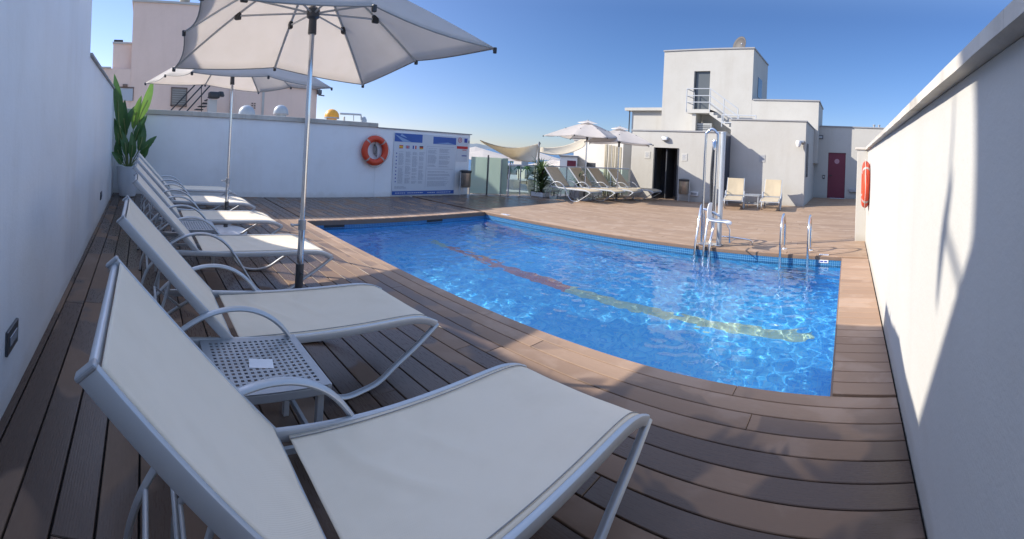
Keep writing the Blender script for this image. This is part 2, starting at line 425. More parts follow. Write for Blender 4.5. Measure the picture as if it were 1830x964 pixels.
# ------------------------------------------------------------------ the setting: deck and pool
XR, YL, XB = .373, -.6566, -10.68
PX0, PX1, PY0, PY1 = -7.635, -.060, 2.972, 7.39
PITCH, GAP = .1643, .0095
DECK_Y1 = 19.85
EDGE = [(-10.68, 9.6), (-10.15, 10.45), (-9.65, 11.4), (-8.1, 14.3), (-7.75, 14.9), (-7.75, 19.85)]   # open side of the terrace
def left_limit(y):
    if y < 9.6: return XB
    for (xa, ya), (xb, yb) in zip(EDGE, EDGE[1:]):
        if ya <= y <= yb: return xa + (xb - xa) * (y - ya) / (yb - ya)
    return -7.75
def build_deck():
    vs_, fs, rn = [], [], []
    def plank(x0, x1, y0, y1, r, z=0.0, th=.024):
        b = .003; i = len(vs_)
        tilt = random.uniform(-.0006, .0006)
        for (x, y, zz) in ((x0, y0, z - th), (x1, y0, z - th), (x1, y1, z - th), (x0, y1, z - th),
                           (x0, y0, z - b), (x1, y0, z - b), (x1, y1, z - b), (x0, y1, z - b),
                           (x0 + b, y0 + b, z), (x1 - b, y0 + b, z), (x1 - b, y1 - b, z + tilt), (x0 + b, y1 - b, z + tilt)):
            vs_.append((x, y, zz))
        for a, c, d, e in ((0, 1, 5, 4), (1, 2, 6, 5), (2, 3, 7, 6), (3, 0, 4, 7), (4, 5, 9, 8), (5, 6, 10, 9), (6, 7, 11, 10), (7, 4, 8, 11), (8, 9, 10, 11)):
            fs.append((i + a, i + c, i + d, i + e)); rn.append(r)
    y = 3.9948
    while y > YL: y -= PITCH
    row = 0
    while y < DECK_Y1:
        y0, y1 = max(y, YL), min(y + PITCH, DECK_Y1) - GAP
        segs = []
        if y1 - y0 > .02:
            L = left_limit((y0 + y1) / 2)
            ov0 = min(y1, PY1) - max(y0, PY0)
            if ov0 > .002:                      # this row meets the pool
                if y0 < PY0: segs += [(L, XR - .012, y0, PY0)]
                elif y1 > PY1: segs += [(L, XR - .012, PY1, y1)]
                else: segs += [(L, PX0, y0, y1), (PX1, XR - .012, y0, y1)]
                if y0 < PY0: segs += [(L, PX0, PY0, y1), (PX1, XR - .012, PY0, y1)] if y1 - PY0 > .03 else []
            else: segs = [(L, (XR - .012) if y < 8.9 else 3.0, y0, y1)]
        off = random.uniform(.5, 3.2)
        for xa, xb, ya, yb in segs:
            x = xb; first = True
            while x > xa + .01:
                ln = off if first else random.choice((3.4, 3.4, 2.9, 2.2)); first = False
                nx = max(xa, x - ln)
                if nx - xa < .25: nx = xa
                plank(nx + .002, x - .002, ya, yb, random.random()); x = nx
        y += PITCH; row += 1
    me = bpy.data.meshes.new('deck'); me.from_pydata(vs_, [], fs); me.update()
    a = me.attributes.new('plank', 'FLOAT', 'FACE'); a.data.foreach_set('value', rn)
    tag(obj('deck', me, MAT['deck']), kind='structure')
build_deck()
bm = bmesh.new()                                       # joists and membrane under the boards, with the pool cut out
Z0, Z1 = -.45, -.03
for lo, hi in (((XB, YL), (XR, PY0 - .06)), ((XB, PY0 - .06), (PX0 - .06, PY1 + .06)), ((PX1 + .06, PY0 - .06), (XR, PY1 + .06)), ((XB, PY1 + .06), (XR, 9.6)), ):
    prism(bm, [(lo[0], lo[1]), (hi[0], lo[1]), (hi[0], hi[1]), (lo[0], hi[1])], Z0, Z1)
prism(bm, [(3, 9.6)] + [(3, 19.9)] + [(x, y) for x, y in EDGE[::-1]], Z0, Z1)
tag(obj('sub_floor', bm, MAT['underdeck']), kind='structure')

WZ = -.15
bm = bmesh.new()                                       # pool shell: walls and floor of blue mosaic
D = -1.42
def quad(bm, *p, mi=0):
    f = bm.faces.new([bm.verts.new(q) for q in p]); f.material_index = mi; return f
quad(bm, (PX0, PY0, D), (PX1, PY0, D), (PX1, PY1, D), (PX0, PY1, D))
T = -.026
quad(bm, (PX0, PY0, D), (PX0, PY0, T), (PX1, PY0, T), (PX1, PY0, D))
quad(bm, (PX0, PY1, T), (PX0, PY1, D), (PX1, PY1, D), (PX1, PY1, T))
quad(bm, (PX0, PY0, T), (PX0, PY0, D), (PX0, PY1, D), (PX0, PY1, T))
quad(bm, (PX1, PY0, D), (PX1, PY0, T), (PX1, PY1, T), (PX1, PY1, D))
shell = tag(obj('pool_basin', bm, MAT['tile']), kind='structure')
shell.cycles.is_caustics_receiver = True
bm = bmesh.new()                                       # brown edging boards round the pool, standing slightly proud
for lo, hi in (((PX0 - .02, PY0 - .14, -.07), (PX0 - .005, PY1 + .02, .012)),): pass
e = .018
box(bm, ((PX0 + PX1) / 2, PY0 - e / 2 + .006, -.040), (PX1 - PX0, e, .055), bevel=.003)
box(bm, ((PX0 + PX1) / 2, PY1 + e / 2 - .006, -.040), (PX1 - PX0, e, .055), bevel=.003)
box(bm, (PX0 + e / 2 - .006, (PY0 + PY1) / 2, -.05), (e, PY1 - PY0 - .03, .085), bevel=.003)
box(bm, (PX1 - e / 2 + .006, (PY0 + PY1) / 2, -.045), (e, PY1 - PY0 - .03, .075), bevel=.003)
tag(obj('pool_edging', bm, simple('edging_board', (.23, .155, .115), .6, 0, .15, 9)), kind='structure')
# water surface: real ripples, so that sun and sky refract through them
def build_water():
    nx, ny = 560, 326
    xs = np.linspace(PX0 + .001, PX1 - .001, nx); ys = np.linspace(PY0 + .001, PY1 - .001, ny)
    X, Y = np.meshgrid(xs, ys, indexing='ij'); Zw = np.zeros_like(X)
    rg = np.random.RandomState(3)
    for lam, amp, n in ((1.3, .0008, 6), (.62, .0013, 9), (.34, .0014, 14), (.21, .0012, 18), (.14, .0005, 18), (.09, .00018, 16)):
        for i in range(n):
            a = rg.uniform(0, 2 * math.pi); k = 2 * math.pi / (lam * rg.uniform(.75, 1.3)); ph = rg.uniform(0, 6.28)
            Zw += amp / math.sqrt(n) * 1.7 * np.sin(k * (X * math.cos(a) + Y * math.sin(a)) + ph + .5 * np.sin(1.7 * X + 1.1 * Y + i))
    amp = .75 + .35 * np.sin(.9 * X + .4) * np.sin(1.3 * Y + 1)
    Zw = WZ + Zw * amp * .85
    v = np.stack([X, Y, Zw], -1).reshape(-1, 3)
    idx = np.arange(nx * ny).reshape(nx, ny)
    f = np.stack([idx[:-1, :-1], idx[1:, :-1], idx[1:, 1:], idx[:-1, 1:]], -1).reshape(-1, 4)
    me = bpy.data.meshes.new('pool_water'); me.from_pydata(v.tolist(), [], f.tolist()); me.update()
    o = obj('pool_water', me, MAT['water'], smooth=180); tag(o, kind='structure')
    o.cycles.is_caustics_caster = True
build_water()
# ground far below, sea, hills
def gridplane(name, x0, x1, y0, y1, z, m):
    bm = bmesh.new(); quad(bm, (x0, y0, z), (x1, y0, z), (x1, y1, z), (x0, y1, z))
    return tag(obj(name, bm, m), kind='structure')
gm = simple('dry_ground', (.22, .19, .14), .95, 0, .3, .05)
gridplane('ground', -160, 300, -300, 230, -16, gm)
seam, nt, b = newmat('sea_water')
b.inputs['Base Color'].default_value = (.03, .10, .20, 1); b.inputs['Roughness'].default_value = .25
bump(nt, b, noise_(nt, .4, 5, .6, geo(nt)), .5, .3)
gridplane('sea', -40000, 20000, -30000, 40000, -17, seam)
bm = bmesh.new()
hm = simple('hill_scrub', (.16, .20, .24), .95, 0, .2, .002)
prev = None
rows = []
for i in range(60):
    a = R(58 - i * .42)                                    # heading from +Y towards -X
    d = 9000; hgt = 175 * max(0, 1 - (i / 60)) ** .8 * (.8 + .35 * noise.noise(Vector((i * .22, 3, 1))) + .1 * noise.noise(Vector((i * .9, 1, 1))))
    col = []
    for dd, k in ((0, 0), (700, .55), (1500, 1.0), (3000, .5)):
        col.append(bm.verts.new((-math.sin(a) * (d + dd), math.cos(a) * (d + dd), -17 + hgt * k)))
    rows.append(col)
for A, B in zip(rows, rows[1:]):
    for j in range(3): bm.faces.new((A[j], B[j], B[j + 1], A[j + 1]))
tag(obj('hills', bm, hm, smooth=180), kind='structure')

# ------------------------------------------------------------------ walls of the terrace
w = thing('boundary_wall', 'tall shaded white wall behind the row of loungers', 'wall', (-5, YL - .15, 0))
def wpart(name, lo, hi, m, parent, bevel=.006):
    o = boxob(name, lo, hi, m, None, bevel); o.parent = parent; o.matrix_parent_inverse = Matrix.Translation(-Vector(parent.location)); return o
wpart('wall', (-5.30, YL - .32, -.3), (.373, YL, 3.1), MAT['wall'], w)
rb0 = thing('shade_building', 'unseen taller building behind the boundary wall, added to shade the deck', 'building', (-4, YL - 2, 0))  # unseen block, placed and sized so its shade falls over loungers and deck
wpart('wall', (-8.9, -4.5, -.3), (.6, -1.36, 4.30), MAT['wall'], rb0)
wpart('coping', (-8.92, -4.52, 4.302), (.62, -1.35, 4.33), MAT['coping_grey'], rb0)
wpart('coping', (-5.33, YL - .35, 3.1), (.38, YL + .01, 3.13), MAT['coping_grey'], w)
w = thing('low_wall', 'lower stretch of shaded white wall beside the potted plant', 'wall', (-8, YL - .15, 0))
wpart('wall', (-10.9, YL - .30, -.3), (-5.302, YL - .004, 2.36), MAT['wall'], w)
wpart('coping', (-10.92, YL - .33, 2.362), (-5.304, YL + .03, 2.40), MAT['coping_grey'], w)
w = thing('back_wall', 'white wall carrying the lifebuoy and notice board at the end of the pool', 'wall', (XB, 4, 0))
wpart('wall', (XB - .25, YL - .002, -.3), (XB, 6.10, 1.90), MAT['wall'], w)
wpart('lower_wall', (XB - .25, 6.102, -.3), (XB, 9.50, 1.885), MAT['wall'], w)
wpart('rough_coping', (XB - .30, YL + .002, 1.902), (XB + .045, 6.12, 2.02), MAT['concrete'], w, .012)
wpart('slim_coping', (XB - .28, 6.122, 1.887), (XB + .03, 9.56, 1.915), MAT['coping_grey'], w)
w = thing('garden_wall', 'bright sunlit white wall running along the right of the pool', 'wall', (XR, 4, 0))
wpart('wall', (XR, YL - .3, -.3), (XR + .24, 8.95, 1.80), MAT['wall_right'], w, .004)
wpart('end_pier', (.168, 8.952, -.3), (XR + .24, 9.20, 1.80), MAT['wall_warm'], w)
# weathered mortar coping with a slightly wavering lip
bm = bmesh.new(); ny = 90
sec = [(XR - .055, 1.802), (XR - .055, 1.846), (XR + .02, 1.872), (XR + .30, 1.872), (XR + .30, 1.802)]
rings = []
for i in range(ny + 1):
    y = -1.0 + i * (10.24) / ny; rr = []
    for k, (x, z) in enumerate(sec):
        n1 = noise.noise(Vector((y * 2.5, k * 3.1, 0))) * .006 + noise.noise(Vector((y * 11, k * 1.7, 5))) * .003
        rr.append(bm.verts.new((x + (n1 if k < 3 else 0), y, z + (n1 * .7 if k in (1, 2, 3) else 0))))
    rings.append(rr)
for A, B in zip(rings, rings[1:]):
    for j in range(5): bm.faces.new((A[j], B[j], B[(j + 1) % 5], A[(j + 1) % 5]))
bm.faces.new(rings[0]); bm.faces.new(rings[-1][::-1])
bmesh.ops.recalc_face_normals(bm, faces=bm.faces)
o = obj('coping', bm, MAT['concrete'], w); o.matrix_parent_inverse = Matrix.Translation(-Vector(w.location))
o = boxob('end_cap', (.12, 8.93, 1.802), (XR - .057, 9.25, 1.85), MAT['concrete'], w, .008); o.matrix_parent_inverse = Matrix.Translation(-Vector(w.location))

# ------------------------------------------------------------------ sun lounger
def lounger(name, label, group=None, lift=math.radians(0), W=.75, fab=None, alu=None):
    """length along +Y: head at y=-.09, foot tip at y=1.87; x centred"""
    fab = fab or MAT['sling']; alu = alu or MAT['alu']
    t = thing(name, label, 'sun lounger', group=group)
    h = W / 2
    bm = bmesh.new()                                                   # seat frame: two rails joined at the foot
    rail = rrect(.029, .046, .008)
    for s in (-1, 1):
        x = s * (h - .0145)
        sweep(bm, smooth_path([(x, .20, .405), (x, .45, .40), (x, .9, .385), (x, 1.3, .385), (x, 1.62, .385), (x, 1.76, .365), (x, 1.855, .325)], 5), rail, lateral=(1, 0, 0))
    for y, z in ((1.845, .330), (.53, .385)): sweep(bm, [(-h + .026, y, z), (h - .026, y, z)], circ(.014, 10))
    obj('seat_frame', bm, alu, t, 40)
    def sling(name, path, y_amp, seed):
        bm = bmesh.new(); rows = []; nxs = 30
        for i, (y, z) in enumerate(path):
            rr = []
            for j in range(nxs + 1):
                u = j / nxs * 2 - 1; x = u * (h - .029)
                sag = -.020 * (1 - u * u) * math.sin(math.pi * min(1, i / (len(path) - 1)))
                ed = 1 - u * u
                wr = ed * (.006 * noise.noise(Vector((x * 3, y * 2.2 + seed, seed))) + .003 * noise.noise(Vector((x * 8 + seed, y * 5, seed))))
                wr += .0022 * abs(u) ** 2 * ed * 4 * noise.noise(Vector((seed + u, y * 24, u)))
                wr += ed * .013 * math.exp(-((y - .86 - .35 * x - .05 * math.sin(x * 9)) / .03) ** 2) * (1 if x < .05 else math.exp(-(x - .05) * 9))
                wr += ed * .009 * math.exp(-((y - 1.12 - .5 * x) / .035) ** 2) * (1 if x < -.05 else math.exp(-(x + .05) * 7))
                rr.append(bm.verts.new((x, y + y_amp[0] * (sag + wr), z + y_amp[1] * (sag + wr))))
            rows.append(rr)
        for A, B in zip(rows, rows[1:]):
            for j in range(nxs): bm.faces.new((A[j], A[j + 1], B[j + 1], B[j]))
        o = obj(name, bm, fab, t, 180)
        md = o.modifiers.new('thick', 'SOLIDIFY'); md.thickness = .003; md.offset = 0
        return o
    sp = [(y, z) for _, y, z in smooth_path([(0, .575, .398), (0, .9, .402), (0, 1.3, .402), (0, 1.60, .402), (0, 1.75, .388), (0, 1.83, .355)], 16)]
    seat = sling('seat_sling', sp, (0, 1), 2.0)
    for s in (-1, 1):
        bm = bmesh.new(); x = s * (h - .050)
        sweep(bm, [(x, y, z + .0045) for y, z in sp], rrect(.004, .004, .001, 1), lateral=(1, 0, 0))
        obj('side_seam', bm, MAT['hem'], seat, 60)
    # backrest
    y0, z0, y1, z1 = .515, .405, -.085, 1.035
    d = Vector((0, y1 - y0, z1 - z0)); L = d.length; d.normalize(); nrm = Vector((0, d.z, -d.y))
    bm = bmesh.new()
    for s in (-1, 1):
        x = s * (h - .016)
        a = Vector((x, y0, z0)); bpt = Vector((x, y1, z1))
        sweep(bm, smooth_path([a, a + d * L * .5, bpt], 4), rrect(.026, .048, .006), lateral=(1, 0, 0))
    for k in (.02, .985): sweep(bm, [Vector((-h + .03, y0, z0)) + d * L * k - nrm * .004, Vector((h - .03, y0, z0)) + d * L * k - nrm * .004], circ(.013, 10))
    back = obj('backrest_frame', bm, alu, t, 40)
    for s in (-1, 1):
        bm = bmesh.new(); p = Vector((s * (h - .016), y1, z1)) + d * .006
        T = Matrix.Translation(p) @ Vector((0, 0, 1)).rotation_difference(d).to_matrix().to_4x4()
        box(bm, (0, 0, 0), (.030, .052, .014), bevel=.005, M=T)
        obj('end_cap', bm, MAT['alu_dull'], back)
    bp = []
    for i in range(61):
        k = .03 + .955 * i / 60; q = Vector((0, y0, z0)) + d * L * k + nrm * .021; bp.append((q.y, q.z))
    sling('backrest_sling', bp, (nrm.y, nrm.z), 7.0)
    # one continuous tube each side: foot leg, ground runner, armrest, rear leg
    for s in (-1, 1):
        x = s * (h - .012); xo = s * (h + .010)
        P = [(x, 1.868, .325), (x, 1.72, .222), (x, 1.56, .125), (x, 1.44, .048), (x, 1.33, .018), (xo, 1.19, .018), (xo, 1.08, .07), (xo, .98, .21), (xo, .89, .345),
             (xo, .79, .475), (xo, .69, .548), (xo, .58, .582), (xo, .46, .578), (xo, .34, .535), (xo, .22, .45), (xo, .12, .33), (x, .05, .22), (x, .012, .10), (x, .0, .012)]
        bm = bmesh.new(); sweep(bm, smooth_path(P, 5), circ(.0225, 10, .0135), lateral=(1, 0, 0))
        arm = obj('side_tube', bm, alu, t, 50)
        bm = bmesh.new(); box(bm, (x, 0, .008), (.036, .030, .016), bevel=.004)
        obj('foot_pad', bm, MAT['black'], arm)
        bm = bmesh.new()                                                # second, upright back leg
        xi = s * (h - .06)
        sweep(bm, smooth_path([(xi, .42, .40), (xi, .28, .31), (xi, .18, .22), (xi, .165, .10), (xi, .17, .012)], 4), circ(.013, 9))
        obj('rear_leg', bm, alu, t, 50)
    for e_, y, z in ((.02, .06, .235), (.06, .18, .215)):
        bm = bmesh.new(); tube(bm, [(-h + e_, y, z), (h - e_, y, z)], .011); obj('cross_bar', bm, alu, t, 50)
    bm = bmesh.new()                                                    # prop that holds the backrest up
    for s in (-1, 1): tube(bm, [(s * (h - .10), .20, .735), (s * (h - .10), .13, .47), (s * (h - .10), .30, .345)], .009)
    tube(bm, [(-h + .10, .13, .47), (h - .10, .13, .47)], .009)
    obj('back_prop', bm, alu, t, 50)
    return t
GL = 'loungers in a row along the left wall'
L1 = lounger('sun_lounger', 'largest lounger in the foreground with its armrest beside the perforated table', GL)
L1.location = (-1.195, 0, 0)
for x, lb in ((-2.675, 'second lounger of the row, between the perforated table and the near parasol pole'),
              (-4.435, 'lounger just behind the near parasol pole with half its seat in sun'),
              (-5.995, 'lounger with fully sunlit seat over the round parasol base'),
              (-7.475, 'sunlit lounger crossed by the far parasol pole'),
              (-8.975, 'last lounger of the row, all in shade against the back wall')):
    dup(L1, (x, random.uniform(-.01, .03), 0), R(random.uniform(-.6, .6)), lb)
for (px, py, dd), rz, lb, g in (((1026, 350, 14.2), -90, 'beige lounger leftmost of four by the glass railing', 1), ((1069, 350, 14.65), -90, 'beige lounger second of four under the tall open parasol', 1),
                         ((1101, 350, 15.1), -90, 'beige lounger third of four, between the two far parasol poles', 1), ((1136, 350, 15.5), -90, 'beige lounger of the four closest to the dark doorway', 1),
                         ((1312, 360, 14.3), 192, 'beige lounger left of the small table before the sunlit building', 2), ((1378, 362, 14.3), 186, 'beige lounger with umbrella-like shadow at the building corner', 2)):
    p = at(px, py, d=dd); p.z = 0
    a = R(rz); q = p - Matrix.Rotation(a, 3, 'Z') @ Vector((0, .9, 0))
    if g == 1 and px == 1026: L7 = o = lounger('sun_lounger', lb, fab=MAT['sling_tan']); o.location = (q.x, q.y, 0); o.rotation_euler = (0, 0, a)
    else: o = dup(L7, (q.x, q.y, 0), a, lb)
    o['group'] = 'four loungers by the glass railing' if g == 1 else 'two loungers before the building'
    o.scale = (.92, .92, .95) if g == 1 else (.78, .9, .86)

MAT['table'] = simple('table_powder_coat', (.36, .38, .41), .4, .2, .05, 14)
# ------------------------------------------------------------------ perforated side table
def side_table():
    t = thing('side_table', 'grey perforated metal table with a white card between the two nearest loungers', 'table', group='perforated side tables')
    S, H = .52, .42
    bm = bmesh.new()
    nh = 15; m = .035; cell = (S - 2 * m) / nh; hole = cell * .54
    def cuts():
        c = [-S / 2, -S / 2 + m]
        for i in range(nh):
            a = -S / 2 + m + i * cell; c += [a + (cell - hole) / 2, a + (cell + hole) / 2]
        return c + [S / 2 - m, S / 2]
    cs = cuts(); n = len(cs); V = {}
    def holeq(i): return i >= 2 and i < n - 2 and (i % 2 == 0)
    for z in (H, H - .004):
        for i in range(n):
            for j in range(n): V[i, j, z] = bm.verts.new((cs[i], cs[j], z))
    for i in range(n - 1):
        for j in range(n - 1):
            hl = holeq(i) and holeq(j)
            if hl:
                A = [(i, j), (i + 1, j), (i + 1, j + 1), (i, j + 1)]
                for k in range(4):
                    a, b2 = A[k], A[(k + 1) % 4]
                    bm.faces.new((V[(*a, H)], V[(*b2, H)], V[(*b2, H - .004)], V[(*a, H - .004)]))
            else:
                bm.faces.new((V[i, j, H], V[i + 1, j, H], V[i + 1, j + 1, H], V[i, j + 1, H]))
                bm.faces.new((V[i, j, H - .004], V[i, j + 1, H - .004], V[i + 1, j + 1, H - .004], V[i + 1, j, H - .004]))
    obj('table_top', bm, MAT['table'], t)
    bm = bmesh.new()
    for s in (-1, 1):
        box(bm, (0, s * (S / 2 - .012), H - .024), (S, .024, .040), bevel=.004)
        box(bm, (s * (S / 2 - .012), 0, H - .0245), (.0235, S - .047, .0395), bevel=.004)
    obj('frame', bm, MAT['table'], t)
    for s in (-1, 1):
        bm = bmesh.new(); box(bm, (0, s * (S / 2 - .04), .13), (S - .11, .02, .03), bevel=.003); obj('stretcher', bm, MAT['table'], t)
        bm = bmesh.new(); box(bm, (s * (S / 2 - .04), 0, .13), (.02, S - .11, .03), bevel=.003); obj('stretcher', bm, MAT['alu'], t)
    for sx in (-1, 1):
        for sy in (-1, 1):
            bm = bmesh.new(); box(bm, (sx * (S / 2 - .04), sy * (S / 2 - .04), (H - .046) / 2), (.032, .032, H - .046), bevel=.004)
            obj('leg', bm, MAT['alu'], t)
    return t
T1 = side_table(); T1.location = (-2.045, .60, 0)
T2 = dup(T1, (-5.22, .63, 0), 0, 'grey perforated table between the half-lit and the fully sunlit lounger')
p = at(1345, 362, d=14.6); dup(T1, (p.x, p.y, 0), 0, 'small grey table between the two loungers before the building')
cardm = simple('card_paper', (.78, .78, .80), .5, 0, .05, 60)
bm = bmesh.new(); box(bm, (0, 0, 0), (.115, .085, .0012)); o = obj('card', bm, cardm); o.location = (-2.03, .60, .4212); o.rotation_euler = (0, 0, R(78))
tag(o, 'small white card lying on the nearest perforated table', 'card')

# ------------------------------------------------------------------ parasols
def parasol(name, label, group, s=1.03, zc=2.19, zm=2.27, za=2.92, tilt=.06, base='slab', hubz=2.52, rot=0, vent=False, zsleeve=.47, knob=.80):
    t = thing(name, label, 'parasol', group=group)
    r8 = [s * math.sqrt(2) if k % 2 == 0 else s for k in range(8)]
    top = za
    def rib(k, u):
        a = R(45 + 45 * k + rot); z = zc if k % 2 == 0 else zm
        r = r8[k] * u; hgt = top + (z - top) * (u ** 1.18)
        return Vector((math.cos(a) * r, math.sin(a) * r, hgt + tilt * math.cos(a) * r * u))
    bm = bmesh.new(); nu, ns = 12, 8; G = {}
    apex = bm.verts.new(rib(0, 0.0))
    for k in range(8):
        for i in range(1, nu + 1):
            for j in range(ns):
                u = i / nu; f = j / ns
                A, B = rib(k, u), rib((k + 1) % 8, u)
                p = A.lerp(B, f); sagk = 4 * f * (1 - f)
                p.x *= 1 - .035 * sagk * u; p.y *= 1 - .035 * sagk * u
                p.z -= .030 * sagk * u * (1 - .2 * u)
                G[k, i, j] = bm.verts.new(p)
    def g(k, i, j): return G[(k + j // ns) % 8, i, j % ns]
    for k in range(8):
        for j in range(ns):
            bm.faces.new((apex, g(k, 1, j), g(k, 1, j + 1)))
            for i in range(1, nu): bm.faces.new((g(k, i, j), g(k, i + 1, j), g(k, i + 1, j + 1), g(k, i, j + 1)))
    can = obj('canopy', bm, MAT['canopy'], t, 25)
    md = can.modifiers.new('thick', 'SOLIDIFY'); md.thickness = .003; md.offset = 1
    bm = bmesh.new()                                                    # piped hem
    hem = []
    for k in range(8):
        for j in range(ns):
            A, B = rib(k, 1), rib((k + 1) % 8, 1); f = j / ns; p = A.lerp(B, f); sagk = 4 * f * (1 - f)
            p.x *= 1 - .035 * sagk; p.y *= 1 - .035 * sagk; p.z -= .024 * sagk; hem.append(p)
    sweep(bm, hem, circ(.005, 6), closed=True, lateral=(0, 0, 1)); obj('hem', bm, MAT['hem'], can, 60)
    if vent:
        bm = bmesh.new(); av = bm.verts.new((0, 0, top + .07)); ring = []
        for k in range(16):
            a = R(45 + 22.5 * k + rot); rr = .30 * (1.25 if k % 4 == 0 else 1.0); ring.append(bm.verts.new((rr * math.cos(a), rr * math.sin(a), top - .02)))
        for k in range(16): bm.faces.new((av, ring[k], ring[(k + 1) % 16]))
        obj('vent_flap', bm, MAT['canopy'], can, 40)
    for k in range(8):
        bm = bmesh.new(); pts = [rib(k, u / 10) - Vector((0, 0, .012)) for u in range(0, 11)]
        sweep(bm, pts, rrect(.016, .022, .004, 1)); rb = obj('rib', bm, MAT['alu'], t, 50)
        bm = bmesh.new(); e1 = rib(k, 1) - Vector((0, 0, .014)); box(bm, e1, (.028, .028, .045), rz=R(45 * k + 45 + rot), bevel=.006)
        obj('rib_tip', bm, MAT['black'], rb)
        u = .50 if k % 2 == 0 else .56
        hp = rib(k, u) - Vector((0, 0, .028))
        bm = bmesh.new(); box(bm, hp, (.062, .034, .07), rz=R(45 * k + 45 + rot), bevel=.01); obj('rib_joint', bm, MAT['black'], rb)
        a = R(45 + 45 * k + rot)
        bm = bmesh.new(); st = Vector((math.cos(a) * .04, math.sin(a) * .04, hubz)); side = Vector((-math.sin(a), math.cos(a), 0)) * .010
        tube(bm, [st, hp], .0085, 8)
        obj('strut', bm, MAT['alu'], t, 50)
    bm = bmesh.new(); lathe(bm, [(.035, hubz - .17), (.032, hubz - .05), (.052, hubz - .035), (.055, hubz + .03), (.03, hubz + .05)], n=20); obj('slider_hub', bm, MAT['darkmetal'], t, 40)
    bm = bmesh.new(); lathe(bm, [(.05, top - .09), (.055, top - .03), (.028, top)], n=20); obj('crown_hub', bm, MAT['darkmetal'], t, 40)
    bm = bmesh.new(); lathe(bm, [(.012, top + .0), (.028, top + .05), (.012, top + .09)], n=12); obj('finial', bm, MAT['darkmetal'], t, 40)
    bm = bmesh.new(); tube(bm, [(0, 0, knob - .05), (0, 0, top)], .0205, 16); obj('upper_pole', bm, MAT['chrome'], t, 50)
    bm = bmesh.new(); tube(bm, [(0, 0, zsleeve - .02), (0, 0, knob + .02)], .0265, 16); lp = obj('lower_pole', bm, MAT['chrome'], t, 50)
    bm = bmesh.new(); lathe(bm, [(.032, knob - .05), (.032, knob + .03)], n=16)
    tube(bm, [(0, -.02, knob - .01), (0, -.075, knob - .01)], .010); box(bm, (0, -.085, knob - .01), (.055, .02, .018), bevel=.006)
    obj('clamp_knob', bm, MAT['alu_dull'], lp, 40)
    bm = bmesh.new(); lathe(bm, [(.034, .03), (.034, zsleeve), (.028, zsleeve + .004)], n=18)
    tube(bm, [(.03, 0, .40), (.075, 0, .40)], .008)
    obj('sleeve', bm, MAT['darkmetal'], t, 40)
    bm = bmesh.new()
    lathe(bm, [(.04, .075), (.10, .070), (.30, .045), (.335, .03), (.34, .002)], n=40)
    obj('base', bm, MAT['pot'] if base == 'disc' else MAT['alu_dull'], t, 40)
    return t
GU = 'parasols over the lounger row'
U1 = parasol('parasol', 'big nearest parasol seen from beneath, its underside filling the top left', GU); U1.location = (-3.45, 1.31, 0); U1.rotation_euler = (0, R(.4), 0)
U2 = parasol('parasol', 'farther parasol of the lounger row, its white top seen under the big one', GU, s=1.08, zc=2.28, zm=2.33, za=2.98, rot=15, tilt=-.03, hubz=2.44, base='disc'); U2.location = (-6.80, 1.33, 0)
GF = 'far parasols by the glass railing'
p = at(1044, 350, d=14.6); U3 = parasol('parasol', 'white parasol above the four beige loungers, left of its pair', GF, s=1.06, zc=1.98, zm=2.04, za=2.50, tilt=.0, hubz=2.05, rot=12, vent=True); U3.location = (p.x, p.y, 0)
p = at(1105, 350, d=15.3); dup(U3, (p.x + .1, p.y - .3, -.12), R(17), 'white parasol next to the dark doorway, right of its pair')

# ------------------------------------------------------------------ potted plant
t = thing('planter_pot', 'round white pot in the corner holding the broad-leaved plant', 'pot', (-10.22, -.30, 0))
bm = bmesh.new(); lathe(bm, [(.155, 0), (.185, .02), (.235, .35), (.262, .66), (.268, .69), (.255, .695), (.245, .66), (.0001, .62)], n=40)
obj('pot', bm, MAT['pot'], t, 40)
bm = bmesh.new(); lathe(bm, [(.245, .625), (.15, .64), (.0001, .645)], n=24); obj('soil', bm, MAT['soil'], t, 60)
def leaf_blade(bm, base, tip, width, normal, curl=.25, notch=True, seed=0):
    a = Vector(base); b_ = Vector(tip); d = (b_ - a); L = d.length; d.normalize(); nn = Vector(normal); side = d.cross(nn).normalized(); nn = side.cross(d).normalized()
    n = 18; rows = []
    for i in range(n + 1):
        t_ = i / n; w = width * .5 * (math.sin(math.pi * min(1, t_ * .98 + .02) ** .8)) ** .75
        if notch: w *= 1 - .14 * max(0, noise.noise(Vector((t_ * 13, seed, 0))))
        c = a + d * L * t_ - nn * (curl * L * t_ * t_)
        row = []
        for s in (-1, -.5, 0, .5, 1):
            jag = 1 - (.10 * abs(noise.noise(Vector((t_ * 21, s * 3 + seed, 2)))) if abs(s) == 1 else 0)
            row.append(bm.verts.new(c + side * w * s * jag + nn * (abs(s) * w * .38) + nn * .01 * noise.noise(Vector((t_ * 9, s * 2, seed)))))
        rows.append(row)
    for A, B in zip(rows, rows[1:]):
        for j in range(4):
            try: bm.faces.new((A[j], A[j + 1], B[j + 1], B[j]))
            except ValueError: pass
pl = thing('strelitzia_plant', 'tall plant with paddle leaves growing from the white pot', 'plant', (-10.22, -.30, .64))
